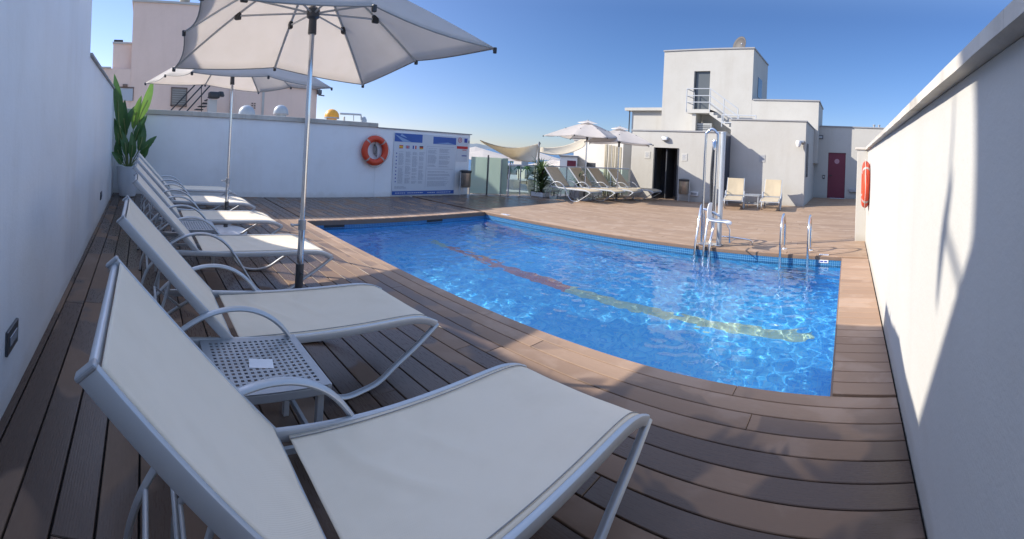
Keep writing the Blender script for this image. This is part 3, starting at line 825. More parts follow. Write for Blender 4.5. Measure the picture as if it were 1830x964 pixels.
LV = [  # stalk foot, blade start, blade tip, width, young
    ((.02, -.03), (.45, -.22, .95), (.80, -.30, 2.02), .27, 0), ((0, .0), (.12, -.08, .75), (.30, -.20, 1.50), .25, 0),
    ((.02, .05), (.05, .20, 1.12), (.20, .56, 1.98), .24, 1), ((-.02, .02), (0, .08, .90), (.1, .20, 1.66), .23, 1),
    ((.03, .05), (.12, .22, .42), (.2, .36, 1.02), .24, 0), ((.03, -.05), (.2, -.18, .22), (.4, -.30, .62), .24, 0),
    ((0, -.04), (.25, -.20, .48), (.5, -.30, 1.10), .24, 0), ((.05, .02), (.15, .28, .34), (.25, .55, .78), .22, 0), ((.04, -.02), (.25, -.05, .30), (.40, -.12, .88), .24, 0),
    ((-.03, .04), (-.1, .2, .9), (-.1, .30, 1.48), .22, 0), ((.04, 0), (.2, .06, .25), (.35, .10, .80), .23, 0), ((-.04, -.02), (.1, -.1, .8), (.15, -.02, 1.42), .22, 0),
    ((.02, .03), (.18, .2, .18), (.38, .44, .52), .22, 0), ((.0, .03), (.08, .12, .6), (.22, .30, 1.22), .22, 0), ((.03, -.03), (.3, -.14, .12), (.55, -.26, .36), .22, 0)]
for i, (bo, s0, s1, wd, yg) in enumerate(LV):
    bm = bmesh.new(); s0 = Vector(s0); s1 = Vector(s1)
    tube(bm, smooth_path([(bo[0], bo[1], 0), (bo[0] * .6 + s0.x * .4, bo[1] * .6 + s0.y * .4, s0.z * .5), s0, s0.lerp(s1, .5)], 4), .011, 7)
    st = obj('stalk', bm, MAT['stem'], pl, 60)
    bm = bmesh.new(); leaf_blade(bm, s0, s1, wd * .86, (1, .45 * (-1) ** i, .35), .10 + .14 * (i % 3), seed=i)
    obj('leaf', bm, MAT['leafy'] if yg else MAT['leaf'], st, 180)

# ------------------------------------------------------------------ lifebuoys
ringwhite = simple('ring_tape', (.75, .75, .75), .5)
ringgrey = simple('worn_tape', (.52, .46, .43), .6, 0, .2, 30)
rope = simple('rope', (.6, .58, .52), .8)
def lifebuoy(label, with_rope=True):
    t = thing('lifebuoy', label, 'lifebuoy', group='orange lifebuoys')
    Rm, rm = .325, .088
    bm = bmesh.new(); pa = [(0, Rm * math.cos(a), Rm * math.sin(a)) for a in np.linspace(0, 2 * math.pi, 56, endpoint=False)]
    sweep(bm, pa, circ(rm, 16, rm), closed=True, lateral=(1, 0, 0)); ring = obj('ring', bm, MAT['orange'], t, 60)
    for q in range(4):
        bm = bmesh.new(); a0 = R(45 + 90 * q)
        pa = [(0, Rm * math.cos(a0 + k), Rm * math.sin(a0 + k)) for k in np.linspace(-.06, .06, 6)]
        sweep(bm, pa, circ(rm + .003, 16), lateral=(1, 0, 0)); obj('reflective_band', bm, ringgrey, ring, 60)
    bm = bmesh.new(); pts = []
    for k in range(48):
        a = 2 * math.pi * k / 48; rr = Rm + rm + .006 + .045 * abs(math.sin(2 * (a - R(45)))) ** 1.5 * (1 if math.sin(a) < .1 else .35)
        pts.append((.02, rr * math.cos(a), rr * math.sin(a) - .0))
    tube(bm, pts, .006, 6, closed=True); obj('grab_line', bm, rope, t, 60)
    return t
b1 = lifebuoy('orange lifebuoy hung on the shaded back wall beside the notice board'); b1.location = (XB + .10, 6.02, 1.27); b1.scale = (1, .99, .99)
b2 = dup(b1, (XR - .07, 7.95, 1.16), math.pi, 'orange lifebuoy seen edge-on on the sunlit right wall'); b2.scale = (.72, 1, 1)
t = thing('lifebuoy_hook', 'dark hook with a coiled throw line inside the lifebuoy on the back wall', 'hook', (XB, 6.02, 1.42))
bm = bmesh.new(); tube(bm, smooth_path([(0, 0, .12), (.06, 0, .11), (.09, 0, .03), (.06, 0, -.02), (.045, 0, .0)], 4), .008, 8); obj('hook', bm, MAT['darkmetal'], t, 60)
bm = bmesh.new()
for k in range(4): tube(bm, smooth_path([(.05, -.01 + .012 * k, .02), (.07, -.05 + .03 * k, -.12), (.05, .0 + .03 * k, -.25 - .03 * k), (.07, .05 + .01 * k, -.10), (.05, -.01 + .012 * k, .02)], 4), .006, 6)
obj('throw_line', bm, simple('grey_line', (.22, .23, .22), .8), t, 60)

# ------------------------------------------------------------------ notice board and signs on the back wall
def place(o, x, parent): o.parent = parent; return o
nb = thing('notice_board', 'big white and blue pool rules board on the back wall', 'notice board', (XB, 7.79, .93))
def pbox(name, y0, y1, z0, z1, x0, x1, m, parent, off=nb.location):
    o = boxob(name, (x0 - off[0], y0 - off[1], z0 - off[2]), (x1 - off[0], y1 - off[1], z1 - off[2]), m, parent); return o
paper = simple('board_white', (.62, .65, .70), .3, 0, .04, 3)
blue = simple('board_blue', (.028, .11, .42), .3, 0, .12, 2)
pbox('panel', 6.66, 8.93, .03, 1.80, XB + .002, XB + .022, paper, nb)
pbox('blue_header', 6.68, 7.63, 1.55, 1.785, XB + .022, XB + .026, blue, nb)
pbox('blue_header', 8.03, 8.91, 1.54, 1.755, XB + .022, XB + .026, blue, nb)
pbox('blue_footer', 6.675, 8.915, .045, .15, XB + .022, XB + .026, blue, nb)
bm = bmesh.new()
for y0, y1 in ((6.78, 7.10), (7.18, 7.75), (7.9, 8.2), (8.25, 8.8)):
    y = y0
    while y < y1:
        wd = random.uniform(.02, .07); box(bm, (XB + .0265 - nb.location.x, y + wd / 2 - nb.location.y, .097 - nb.location.z), (.001, wd, .022)); y += wd + .018
tag(obj('footer_text', bm, paper, nb), kind='stuff')
lightblue = simple('board_pale_blue', (.25, .38, .62), .3)
bm = bmesh.new()
for (ya, za), (yb, zb), (yc, zc) in (((6.68, 1.75), (7.25, 1.555), (6.95, 1.555)), ((6.9, 1.78), (7.1, 1.66), (6.86, 1.72)), ((8.1, 1.56), (8.6, 1.60), (8.88, 1.545))):
    bm = bmesh.new(); vsx = [bm.verts.new((XB + .0268 - nb.location.x, y - nb.location.y, z - nb.location.z)) for y, z in ((ya, za), (yb, zb), (yc, zc))]; bm.faces.new(vsx); obj('header_sweep', bm, lightblue, nb)
cols = dict(red=simple('flag_red', (.6, .03, .04), .5), yellow=simple('flag_yellow', (.75, .5, .04), .5), fblue=simple('flag_blue', (.03, .06, .35), .5), black=MAT['black'], white=ringwhite)
def flag(y, parts):
    f = pbox('flag', y, y + .13, 1.36, 1.455, XB + .022, XB + .0245, cols['white'], nb)
    for c, a0, a1, b0, b1 in parts:
        bm = bmesh.new(); box(bm, (XB + .0255 - nb.location.x, y + .13 * (a0 + a1) / 2 - nb.location.y, 1.36 + .095 * (b0 + b1) / 2 - nb.location.z), (.0015, .13 * (a1 - a0), .095 * (b1 - b0)))
        obj('flag_stripe', bm, cols[c], f)
flag(6.84, (('red', 0, 1, .75, 1), ('yellow', 0, 1, .252, .748), ('red', 0, 1, 0, .25)))
flag(7.06, (('red', 0, 1, .4, .6), ('red', .42, .58, .602, 1), ('red', .42, .58, 0, .398), ('fblue', 0, .36, .68, .92), ('fblue', .64, 1, .68, .92), ('fblue', 0, .36, .08, .32), ('fblue', .64, 1, .08, .32)))
flag(7.30, (('fblue', 0, .33, 0, 1), ('red', .67, 1, 0, 1)))
flag(7.54, (('black', 0, 1, .67, 1), ('red', 0, 1, .335, .665), ('yellow', 0, 1, 0, .33)))
inkm = simple('grey_print', (.30, .33, .40), .6)
bm = bmesh.new()
def textblock(bm, y0, y1, z0, z1, lh, wmin=.03, wmax=.09, off=nb.location, x=XB + .0228, gap=.012, ink=.4):
    z = z1
    while z > z0:
        y = y0; end = y1 - random.uniform(0, .3) * (y1 - y0)
        while y < end:
            wd = min(random.uniform(wmin, wmax), end - y)
            if wd > .008: box(bm, (x - off[0], y + wd / 2 - off[1], z - off[2]), (.0012, wd, lh * ink))
            y += wd + gap
        z -= lh * (2.4 if random.random() < .14 else 1)
for k in range(4): textblock(bm, 6.84 + .235 * k, 7.03 + .235 * k, .36, 1.27, .019)
textblock(bm, 7.86, 8.2, .85, 1.40, .022); textblock(bm, 8.28, 8.72, .85, 1.40, .022)
textblock(bm, 7.88, 8.75, .24, .72, .024); textblock(bm, 6.75, 7.2, .20, .28, .024)
obj('printed_text', bm, inkm, nb)
for k in range(9):
    bm = bmesh.new(); box(bm, (XB + .0235 - nb.location.x, 6.765 - nb.location.y, .42 + .1 * k - nb.location.z), (.0015, .034, .034)); obj('pictogram', bm, cols['fblue'], nb)
bm = bmesh.new()
for y, z0, z1 in ((7.81, .25, 1.46),): box(bm, (XB + .0235 - nb.location.x, y - nb.location.y, (z0 + z1) / 2 - nb.location.z), (.0015, .006, z1 - z0))
for z in (1.46, .79): box(bm, (XB + .0235 - nb.location.x, 8.33 - nb.location.y, z - nb.location.z), (.0016, 1.03, .007))
obj('rule_line', bm, inkm, nb)
sg = thing('pool_sign', 'small white sign with red bar beside the notice board', 'sign', (XB, 9.2, 1.4))
def sbox(name, y0, y1, z0, z1, x, m): return pbox(name, y0, y1, z0, z1, XB + x, XB + x + .004, m, sg, sg.location)
sbox('plate', 8.96, 9.42, 1.03, 1.80, .002, paper); sbox('red_bar', 8.965, 9.415, 1.43, 1.51, .007, cols['red'])
sbox('blue_text', 9.18, 9.38, 1.20, 1.23, .007, cols['fblue']); sbox('red_text', 9.20, 9.36, 1.385, 1.405, .007, cols['red'])
bm = bmesh.new(); pa = [(XB + .009 - sg.location.x, 9.08 + .07 * math.cos(a) - sg.location.y, 1.70 + .07 * math.sin(a) - sg.location.z) for a in np.linspace(0, 6.2832, 24, endpoint=False)]
tube(bm, pa, .008, 6, closed=True); box(bm, (XB + .008 - sg.location.x, 9.08 - sg.location.y, 1.70 - sg.location.z), (.003, .03, .07)); obj('red_ring', bm, cols['red'], sg)
sbox('dark_picture', 9.26, 9.38, 1.63, 1.76, .007, cols['fblue'])
sg2 = thing('round_plaque', 'tiny grey oval plaque at the open end of the back wall', 'plaque', (XB + .002, 9.46, 1.66))
bm = bmesh.new(); box(bm, (.003, 0, 0), (.006, .06, .09), bevel=.002); obj('plate', bm, MAT['alu_dull'], sg2)

# ------------------------------------------------------------------ waste bins
def waste_bin(label, loc, rz):
    t = thing('waste_bin', label, 'bin', loc, rz, 'steel bins on tube stands')
    bm = bmesh.new()
    for s in (-1, 1): tube(bm, smooth_path([(.0, s * .20, .012), (.0, s * .20, .4), (.0, s * .20, .74)], 3), .014, 9)
    tube(bm, [(0, -.2, .25), (0, .2, .25)], .012); obj('stand', bm, MAT['alu'], t, 50)
    bm = bmesh.new(); lathe(bm, [(.0001, .27), (.165, .27), (.172, .29), (.172, .73)], n=28); obj('drum', bm, simple('brushed_steel', (.50, .43, .36), .32, .8, .3, 9), t, 40)
    bm = bmesh.new(); lathe(bm, [(.178, .70), (.186, .74), (.186, .765), (.12, .785), (.0001, .785)], n=28); obj('lid', bm, MAT['black'], t, 40)
    return t
WB = waste_bin('steel drum bin with black lid at the end of the back wall', (XB + .24, 9.18, 0), 0)
p = at(1221, 361, y=14.45); dup(WB, (p.x, 14.45, 0), R(90), 'steel drum bin beside the open dark doorway')

# ------------------------------------------------------------------ recessed wall lights
def wall_light(label, loc):
    t = thing('step_light', label, 'wall light', loc, 0, 'recessed lights low in the left wall')
    bm = bmesh.new(); box(bm, (0, .008, 0), (.20, .016, .13), bevel=.004); obj('housing', bm, MAT['darkmetal'], t)
    bm = bmesh.new(); box(bm, (0, .018, 0), (.13, .006, .05), bevel=.002); obj('lens', bm, simple('lamp_lens', (.30, .33, .38), .15), t)
    return t
wall_light('dark step light low in the wall at the left edge of the picture', (-2.28, YL, .37))
wall_light('small dark step light in the wall below the potted plant', (-7.42, YL - .004, .40))

# ------------------------------------------------------------------ pool ladder, lift and depth signs
lad = thing('pool_ladder', 'two tall steel handrails of the ladder at the far pool edge', 'pool ladder', (-.84, 7.39, 0))
for sx in (-.225, .225):
    bm = bmesh.new()
    P = [(sx, -.10, -1.15), (sx, -.10, -.3), (sx, -.10, .15), (sx, -.06, .42), (sx, .03, .56), (sx, .16, .62), (sx, .30, .55), (sx, .38, .4), (sx, .40, .2), (sx, .40, .003)]
    tube(bm, smooth_path(P, 6), .0215, 12); rl = obj('handrail', bm, MAT['chrome'], lad, 60)
    bm = bmesh.new(); lathe(bm, [(.05, .001), (.045, .014), (.023, .02)], c=(sx, .40, 0), n=18); obj('floor_flange', bm, MAT['chrome'], rl, 40)
for z in (-.38, -.66, -.94):
    bm = bmesh.new(); box(bm, (0, -.10, z), (.45, .08, .025), bevel=.006); obj('step', bm, MAT['chrome'], lad)
lift = thing('pool_lift', 'tall steel pool lift with white seat standing at the far pool edge', 'pool lift', (-2.30, 7.55, 0))
bm = bmesh.new()
P = [(-.20, 0, -.01), (-.20, 0, 1.0), (-.20, 0, 1.86), (-.17, 0, 1.97), (-.09, 0, 2.03), (-.01, 0, 1.97), (.02, 0, 1.86), (.02, 0, 1.0), (.02, -.02, .35), (.02, -.20, .05), (.02, -.24, -.4), (.02, -.24, -1.0)]
tube(bm, smooth_path(P, 6), .024, 14); obj('mast_hoop', bm, MAT['chrome'], lift, 60)
bm = bmesh.new(); tube(bm, [(.11, .03, .0), (.11, .03, 1.96)], .045, 18); lathe(bm, [(.05, 1.955), (.05, 1.985), (.0001, 1.99)], c=(.11, .03, 0), n=18); obj('lifting_column', bm, MAT['alu'], lift, 40)
bm = bmesh.new(); tube(bm, smooth_path([(-.04, -.03, 1.72), (-.055, -.04, 1.2), (-.03, -.04, .55)], 5), .026, 12); obj('hose', bm, MAT['black'], lift, 60)
bm = bmesh.new(); tube(bm, [(-.02, -.02, 1.80), (-.02, -.02, .4)], .012, 10); lathe(bm, [(.03, 1.66), (.035, 1.80), (.02, 1.84)], c=(-.03, -.03, 0), n=14); obj('piston_rod', bm, MAT['chrome'], lift, 40)
bm = bmesh.new()                                        # moulded seat: back shell and pan
rows = []
for y, z, w_ in ((.08, .76, .08), (.05, .72, .11), (.03, .64, .12), (.03, .56, .12), (.06, .50, .12)):
    rows.append([bm.verts.new((-.02 + .02 * abs(u) , y - .30 + w_ * u * 1.0, z)) for u in (-1, -.5, 0, .5, 1)])
for u0, z in ((.02, .445), (.16, .43), (.32, .44), (.38, .40)):
    rows.append([bm.verts.new((u0, -.26 + .13 * u, z + .03 * abs(u))) for u in (-1, -.5, 0, .5, 1)])
for A, B in zip(rows, rows[1:]):
    for j in range(4): bm.faces.new((A[j], A[j + 1], B[j + 1], B[j]))
so = obj('seat', bm, MAT['white'], lift, 180); md = so.modifiers.new('t', 'SOLIDIFY'); md.thickness = .025
md = so.modifiers.new('s', 'SUBSURF'); md.levels = 2; md.render_levels = 2
bm = bmesh.new(); tube(bm, [(.36, -.42, .46), (.42, -.42, .36), (.42, -.42, .16), (.42, -.06, .16)], .011, 9); obj('foot_rest', bm, MAT['chrome'], lift, 60)
bm = bmesh.new(); tube(bm, smooth_path([(-.20, -.0, .62), (-.05, -.03, .60), (.13, -.03, .52)], 4), .020, 10); obj('seat_arm', bm, MAT['chrome'], lift, 60)
bm = bmesh.new(); box(bm, (-.04, .02, .012), (.42, .20, .02), bevel=.004); obj('base_plate', bm, MAT['chrome'], lift)
hr_ = thing('grab_rail', 'short bent steel grab rails at the left foot of the pool lift', 'grab rail', (-2.62, 7.6, 0))
for sx in (0.0, .16):
    bm = bmesh.new(); tube(bm, smooth_path([(sx, .42, 0), (sx, .42, .40), (sx, .36, .58), (sx + .02, .18, .66), (sx + .05, .02, .56), (sx + .07, -.12, .3), (sx + .07, -.25, -.1), (sx + .07, -.28, -.8)], 5), .0215, 11)
    obj('rail', bm, MAT['chrome'], hr_, 60)
lo_ = thing('low_hoop', 'low steel hoop lying beside the pool lift on the sunny deck', 'hoop', (-2.0, 7.95, 0))
bm = bmesh.new(); tube(bm, smooth_path([(-.30, -.10, .003), (-.28, -.1, .10), (-.1, -.12, .12), (.24, -.14, .11), (.34, -.1, .07), (.34, -.1, .003)], 5), .015, 11); obj('hoop', bm, MAT['chrome'], lo_, 60)
for label, lo, hi, y in (('white depth plate on the pool edge right of the ladder', (-.43, 7.40, .003), (-.25, 7.50, .009), 0),):
    t = thing('depth_sign', label, 'depth sign', (-.36, 7.45, 0)); bm = bmesh.new(); box(bm, (0, 0, .007), (.16, .08, .006), bevel=.002); pl_ = obj('plate', bm, MAT['white'], t)
    bm = bmesh.new()
    for k, wd in ((-.055, .012), (-.035, .006), (-.018, .012), (.012, .014), (.034, .012), (.055, .012)): box(bm, (k, 0, .0106), (wd, .03, .001))
    obj('printed_depth', bm, cols['fblue'], t)
t = thing('tile_sign', 'white depth tile set in the blue band under the pool edge', 'depth sign', (-.36, PY1, -.105)); bm = bmesh.new(); box(bm, (0, -.004, .015), (.16, .006, .05), bevel=.001); obj('plate', bm, MAT['white'], t)
bm = bmesh.new()
box(bm, (-.03, -.0078, .015), (.05, .001, .02)); box(bm, (.035, -.0078, .015), (.05, .001, .02))
obj('printed_depth', bm, cols['fblue'], t)
t = thing('depth_sign', 'white depth plate at the far left pool corner', 'depth sign', (-7.05, 7.47, 0)); bm = bmesh.new(); box(bm, (0, 0, .007), (.22, .10, .006), bevel=.002); obj('plate', bm, MAT['white'], t)
bm = bmesh.new()
box(bm, (-.04, 0, .0106), (.07, .035, .001)); box(bm, (.05, 0, .0106), (.06, .035, .001))
obj('printed_depth', bm, cols['fblue'], t)
for y, lb in ((3.55, 'dark skimmer opening at the left end of the pool back edge'), (5.9, 'dark skimmer opening midway along the pool back edge')):
    t = thing('skimmer', lb, 'skimmer', (PX0, y, -.1)); bm = bmesh.new(); box(bm, (.004, 0, -.012), (.006, .42, .055)); obj('opening', bm, MAT['dark'], t)

# ------------------------------------------------------------------ white buildings across the terrace
def local(o, root): o.parent = root; o.matrix_parent_inverse = Matrix.Translation(-Vector(root.location)); return o
def lbox(name, lo, hi, m, root, bevel=0): return local(boxob(name, lo, hi, m, None, bevel), root)
YW = 14.75                                              # left wing
x0 = -7.75; x1 = at(1293, 300, y=YW).x; ZW = 2.42
dl, dr = at(1167, 300, y=YW).x, at(1212, 300, y=YW).x; DH = at(1190, 264, y=YW).z
blo = thing('shower_block', 'low white building with the open dark doorway and round lamp', 'building', ((x0 + x1) / 2, YW, 0))
lbox('wall', (x0, YW, -.3), (dl, YW + .25, ZW), MAT['wall_warm'], blo); lbox('wall', (dr, YW, -.3), (x1, YW + .25, ZW), MAT['wall_warm'], blo)
lbox('lintel', (dl, YW, DH), (dr, YW + .25, ZW), MAT['wall_warm'], blo)
lbox('side_wall', (x1 - .2, YW + .251, -.3), (x1 - .002, 20, ZW), MAT['wall_warm'], blo); lbox('side_wall', (x0, YW + .251, -.3), (x0 + .2, 20, ZW), MAT['wall_warm'], blo)
lbox('roof', (x0 + .2, YW + .251, ZW - .15), (x1 - .203, 20, ZW - .02), MAT['wall_warm'], blo)
lbox('back_partition', (dl - .4, YW + 1.6, -.02), (dr + .4, YW + 1.7, ZW - .16), simple('dim_paint', (.16, .16, .18), .8), blo)
lbox('coping', (x0 - .04, YW - .03, ZW + .002), (x1 + .03, YW + .28, ZW + .045), MAT['coping_grey'], blo)
dfr = lbox('door_frame', (dl + .002, YW - .012, 0), (dl + .05, YW + .2, DH - .01), MAT['darkmetal'], blo)
lbox('door_frame', (dr - .05, YW - .012, 0), (dr - .002, YW + .2, DH - .01), MAT['darkmetal'], blo)
xm = (dl + dr) / 2
lbox('door_leaf', (xm - .05, YW + .12, .02), (xm - .01, YW + .85, DH - .05), MAT['darkmetal'], blo)
lbox('side_door', (x1 - .001, YW + .06, .0), (x1 + .012, 15.49, 2.34), simple('navy_door', (.03, .04, .07), .4, 0, .05, 3), blo)
# block with the two beige loungers
YB = 15.5
bx0 = x1 - .001; bx1 = at(1438, 300, y=YB).x; ZB = 2.93
rb_ = thing('plant_room', 'white cube building behind the two beige loungers', 'building', ((bx0 + bx1) / 2, YB, 0))
lbox('wall', (bx0, YB, -.3), (bx1, YB + .25, ZB), MAT['wall_warm'], rb_)
sy1 = 19.9
wy0, wy1 = YB + .45, YB + 1.1
lbox('side_wall', (bx1 - .22, YB + .252, -.3), (bx1, sy1, ZB), MAT['wall_warm'], rb_)
lbox('window', (bx1 + .0, wy0, 1.0), (bx1 + .02, wy1, 2.2), MAT['pane'], rb_)
lbox('side_wall', (bx0, YB + .252, ZW - .2), (bx0 + .2, sy1, ZB), MAT['wall_warm'], rb_)
lbox('roof', (bx0 + .202, YB + .252, ZB - .2), (bx1 - .222, sy1, ZB - .05), MAT['wall_warm'], rb_)
lbox('coping', (bx0 - .03, YB - .03, ZB + .002), (bx1 + .03, YB + .2, ZB + .042), MAT['coping_grey'], rb_)
lbox('coping', (bx1 - .2, YB + .203, ZB + .002), (bx1 + .03, sy1, ZB + .042), MAT['coping_grey'], rb_)
# wall with the maroon door
YD = 19.9; ZD = at(1520, 228, y=YD).z
dw = thing('end_building', 'long low white building with the maroon door in shade', 'building', (0, YD, 0))
rdl, rdr = at(1479.5, 300, y=YD).x, at(1511, 300, y=YD).x; RDH = at(1495, 273, y=YD).z
lbox('wall', (bx1 - 4, YD + .002, -.3), (rdl, YD + 3, ZD), MAT['wall_warm'], dw); lbox('wall', (rdr, YD + .002, -.3), (4.2, YD + 3, ZD), MAT['wall_warm'], dw)
lbox('lintel', (rdl, YD + .003, RDH), (rdr, YD + 3, ZD), MAT['wall_warm'], dw)
dd_ = lbox('door', (rdl + .003, YD + .05, 0.0), (rdr - .003, YD + .10, RDH - .003), MAT['reddoor'], dw)
bm = bmesh.new(); lathe(bm, [(.0001, 0), (.11, 0), (.11, .004), (.0001, .004)], n=20); o = obj('round_sticker', bm, simple('sticker', (.45, .25, .3), .5), dd_)
o.matrix_world = Matrix.Translation((((rdl + rdr) / 2), YD + .048, RDH - .38)) @ Matrix.Rotation(R(90), 4, 'X')
o.matrix_parent_inverse = Matrix.Identity(4); o.location = Vector(((rdl + rdr) / 2, YD + .048, RDH - .38)) ; o.rotation_euler = (R(90), 0, 0)
dd_.matrix_parent_inverse = Matrix.Translation(-Vector(dw.location)); o.location -= Vector((0, 0, 0))
lbox('handle', (rdl + .08, YD + .0, .98), (rdl + .20, YD + .045, 1.01), MAT['black'], dw)
lbox('coping', (bx1 - 4, YD - .03, ZD + .002), (4.2, YD + .3, ZD + .05), MAT['coping_grey'], dw)
for xx in (1562, 1571):
    p = at(xx, 225, y=YD + 1.2); bm = bmesh.new(); lathe(bm, [(.05, ZD - .02), (.05, ZD + .22), (.07, ZD + .23), (.07, ZD + .27), (.0001, ZD + .28)], c=(p.x, YD + 1.2, 0), n=12); local(obj('vent_pipe', bm, MAT['alu_dull'], None, 40), dw)
# tower
YT = 19.0
tx0, tx1 = at(1185, 150, y=YT).x, at(1345, 150, y=YT).x; ZT = at(1345, 87, y=YT).z; TD = 22.2
tw = thing('stair_tower', 'tall square white tower with the upper door and satellite dish', 'tower', ((tx0 + tx1) / 2, YT, 0))
udl, udr = at(1240, 150, y=YT).x, at(1268.5, 150, y=YT).x; UZ0, UZ1 = at(1254, 199, y=YT).z, at(1254, 127, y=YT).z
lbox('wall', (tx0, YT, 1.5), (udl, YT + .25, ZT), MAT['wall_warm'], tw); lbox('wall', (udr, YT, 1.5), (tx1, YT + .25, ZT), MAT['wall_warm'], tw)
lbox('lintel', (udl, YT, UZ1), (udr, YT + .25, ZT), MAT['wall_warm'], tw); lbox('sill', (udl, YT, 1.5), (udr, YT + .25, UZ0), MAT['wall_warm'], tw)
lbox('side_wall', (tx1 - .25, YT + .252, 1.5), (tx1 - .001, TD, ZT), MAT['wall_warm'], tw); lbox('side_wall', (tx0 + .001, YT + .252, 1.5), (tx0 + .25, TD, ZT), MAT['wall_warm'], tw)
lbox('rear_wall', (tx0, TD + .002, 1.5), (tx1, TD + .2, ZT), MAT['wall_warm'], tw); lbox('roof', (tx0 + .252, YT + .252, ZT - .2), (tx1 - .252, TD, ZT - .08), MAT['wall_warm'], tw)
udm = simple('grey_door', (.10, .115, .125), .35, 0, .06, 2)
ud = lbox('door', (udl + .003, YT + .10, UZ0 + .003), (udr - .003, YT + .14, UZ1 - .003), udm, tw)
lbox('door_frame', (udl + .003, YT + .02, UZ0), (udl + .05, YT + .098, UZ1 - .003), MAT['darkmetal'], tw)
for lo, hi in (((tx0 - .04, YT - .04), (tx1 + .04, YT + .2)), ((tx1 - .2, YT + .202), (tx1 + .04, TD + .24)), ((tx0 - .04, YT + .202), (tx0 + .2, TD + .24))):
    lbox('coping', (*lo, ZT + .002), (*hi, ZT + .06), MAT['coping_grey'], tw)
p = at(1354, 158, x=tx1); q = at(1361, 158, x=tx1)
lbox('window', (tx1 + .0, p.y, at(1357, 176, x=tx1).z), (tx1 + .02, q.y, at(1357, 140, x=tx1).z), MAT['pane'], tw)
# satellite dish
dp = at(1323, 84, y=YT + 1.2); dish = thing('satellite_dish', 'big grey satellite dish on top of the tower', 'satellite dish', (dp.x, YT + 1.2, ZT - .08))
bm = bmesh.new(); n = 28; prev = None; cen = bm.verts.new((0, 0, 0))
rings = []
for i in range(1, 7):
    r = .40 * i / 6; rings.append([bm.verts.new((r * math.cos(2 * math.pi * k / n), r * math.sin(2 * math.pi * k / n) * 1.12, .09 * (i / 6) ** 2)) for k in range(n)])
for k in range(n): bm.faces.new((cen, rings[0][k], rings[0][(k + 1) % n]))
for A, B in zip(rings, rings[1:]):
    for k in range(n): bm.faces.new((A[k], B[k], B[(k + 1) % n], A[(k + 1) % n]))
o = obj('reflector', bm, simple('dish_paint', (.05, .045, .048), .6), dish, 180); o.location = (0, 0, .52); o.rotation_euler = (R(78), 0, R(-28))
md = o.modifiers.new('t', 'SOLIDIFY'); md.thickness = .015
bm = bmesh.new(); tube(bm, [(0, .05, 0), (0, .05, .5)], .03, 10); obj('mast', bm, MAT['alu_dull'], dish, 60)
bm = bmesh.new(); tube(bm, [(0, -.02, .12), (.18, -.42, .5)], .012, 8); box(bm, (.18, -.43, .5), (.06, .10, .06), bevel=.01); obj('feed_arm', bm, MAT['alu_dull'], dish, 60)
# middle block right of the tower
mx1 = at(1463, 200, y=YT + .004).x; ZM = at(1400, 180, y=YT).z
mb = thing('middle_block', 'mid-height white block joined to the right of the tower', 'building', ((tx1 + mx1) / 2, YT, 0))
lbox('wall', (tx1 + .001, YT + .004, 1.5), (mx1, YT + 2.8, ZM), MAT['wall_warm'], mb)
lbox('coping', (tx1 + .045, YT - .035, ZM + .002), (mx1 + .04, YT + .3, ZM + .055), MAT['coping_grey'], mb)
lbox('coping', (mx1 - .2, YT + .302, ZM + .002), (mx1 + .04, YT + 2.84, ZM + .055), MAT['coping_grey'], mb)
ant = thing('roof_antenna', 'small comb-like aerial behind the middle block beside the tower', 'antenna', (at(1383, 178, y=YT + 4).x, YT + 4, ZM - .3))
bm = bmesh.new(); tube(bm, [(-.05, 0, 0), (-.05, 0, .75)], .012, 6)
for k, z in ((0, .45), (1, .62), (2, .74)): tube(bm, [(-.15, 0, z - .1), (.45, 0, z + .02 - .04 * k)], .010, 6)
for k in range(6): tube(bm, [(-.1 + .1 * k, 0, .38), (-.08 + .1 * k, 0, .72)], .008, 5)
obj('mast', bm, MAT['black'], ant, 60)
# low building left of the tower
lx0 = at(1130, 200, y=YT + .5).x; ZL = at(1160, 193, y=YT + .5).z
lb_ = thing('roof_house', 'low white roof house with deep eaves left of the tower', 'building', (lx0, YT + .5, 0))
lbox('wall', (lx0, YT + .5, 1.5), (tx0 - .002, YT + 3, ZL - .14), MAT['wall_warm'], lb_); lbox('eaves', (lx0 - .32, YT + .3, ZL - .138), (tx0 - .002, YT + 3.1, ZL), MAT['wall_warm'], lb_)
bm = bmesh.new(); tube(bm, [(lx0 - .10, YT + .42, 1.6), (lx0 - .10, YT + .42, ZL - .14)], .03, 8); local(obj('downpipe', bm, MAT['black'], None, 50), lb_)
# outside stair on the roof, in front of the tower door
st = thing('roof_stair', 'white stair and landing with steel railing under the tower door', 'staircase', (udl, YT - .6, 0))
la, lb2 = at(1226, 200, y=YT - 1.0).x, at(1268, 200, y=YT - 1.0).x
LZ = UZ0 - .02
lbox('landing', (la, YT - 1.0, LZ - .16), (lb2, YT - .002, LZ), MAT['wall_warm'], st)
lbox('support_wall', (la + .25, YT - .9, 2.0), (la + .42, YT - .1, LZ - .162), MAT['wall_warm'], st)
nst = 7; sx1 = at(1318, 215, y=YT - 1.0).x; dx = (sx1 - lb2) / nst; dz = (LZ - 2.75) / nst
bm = bmesh.new(); poly = [(lb2, LZ)]
for k in range(nst): poly += [(lb2 + dx * k, LZ - dz * (k + 1)), (lb2 + dx * (k + 1), LZ - dz * (k + 1))]
poly += [(lb2 + dx * nst, LZ - dz * nst - .16), (lb2, LZ - .22)]
va = [bm.verts.new((x, YT - 1.0, z)) for x, z in poly]; vb = [bm.verts.new((x, YT - .15, z)) for x, z in poly]
bm.faces.new(va); bm.faces.new(vb[::-1])
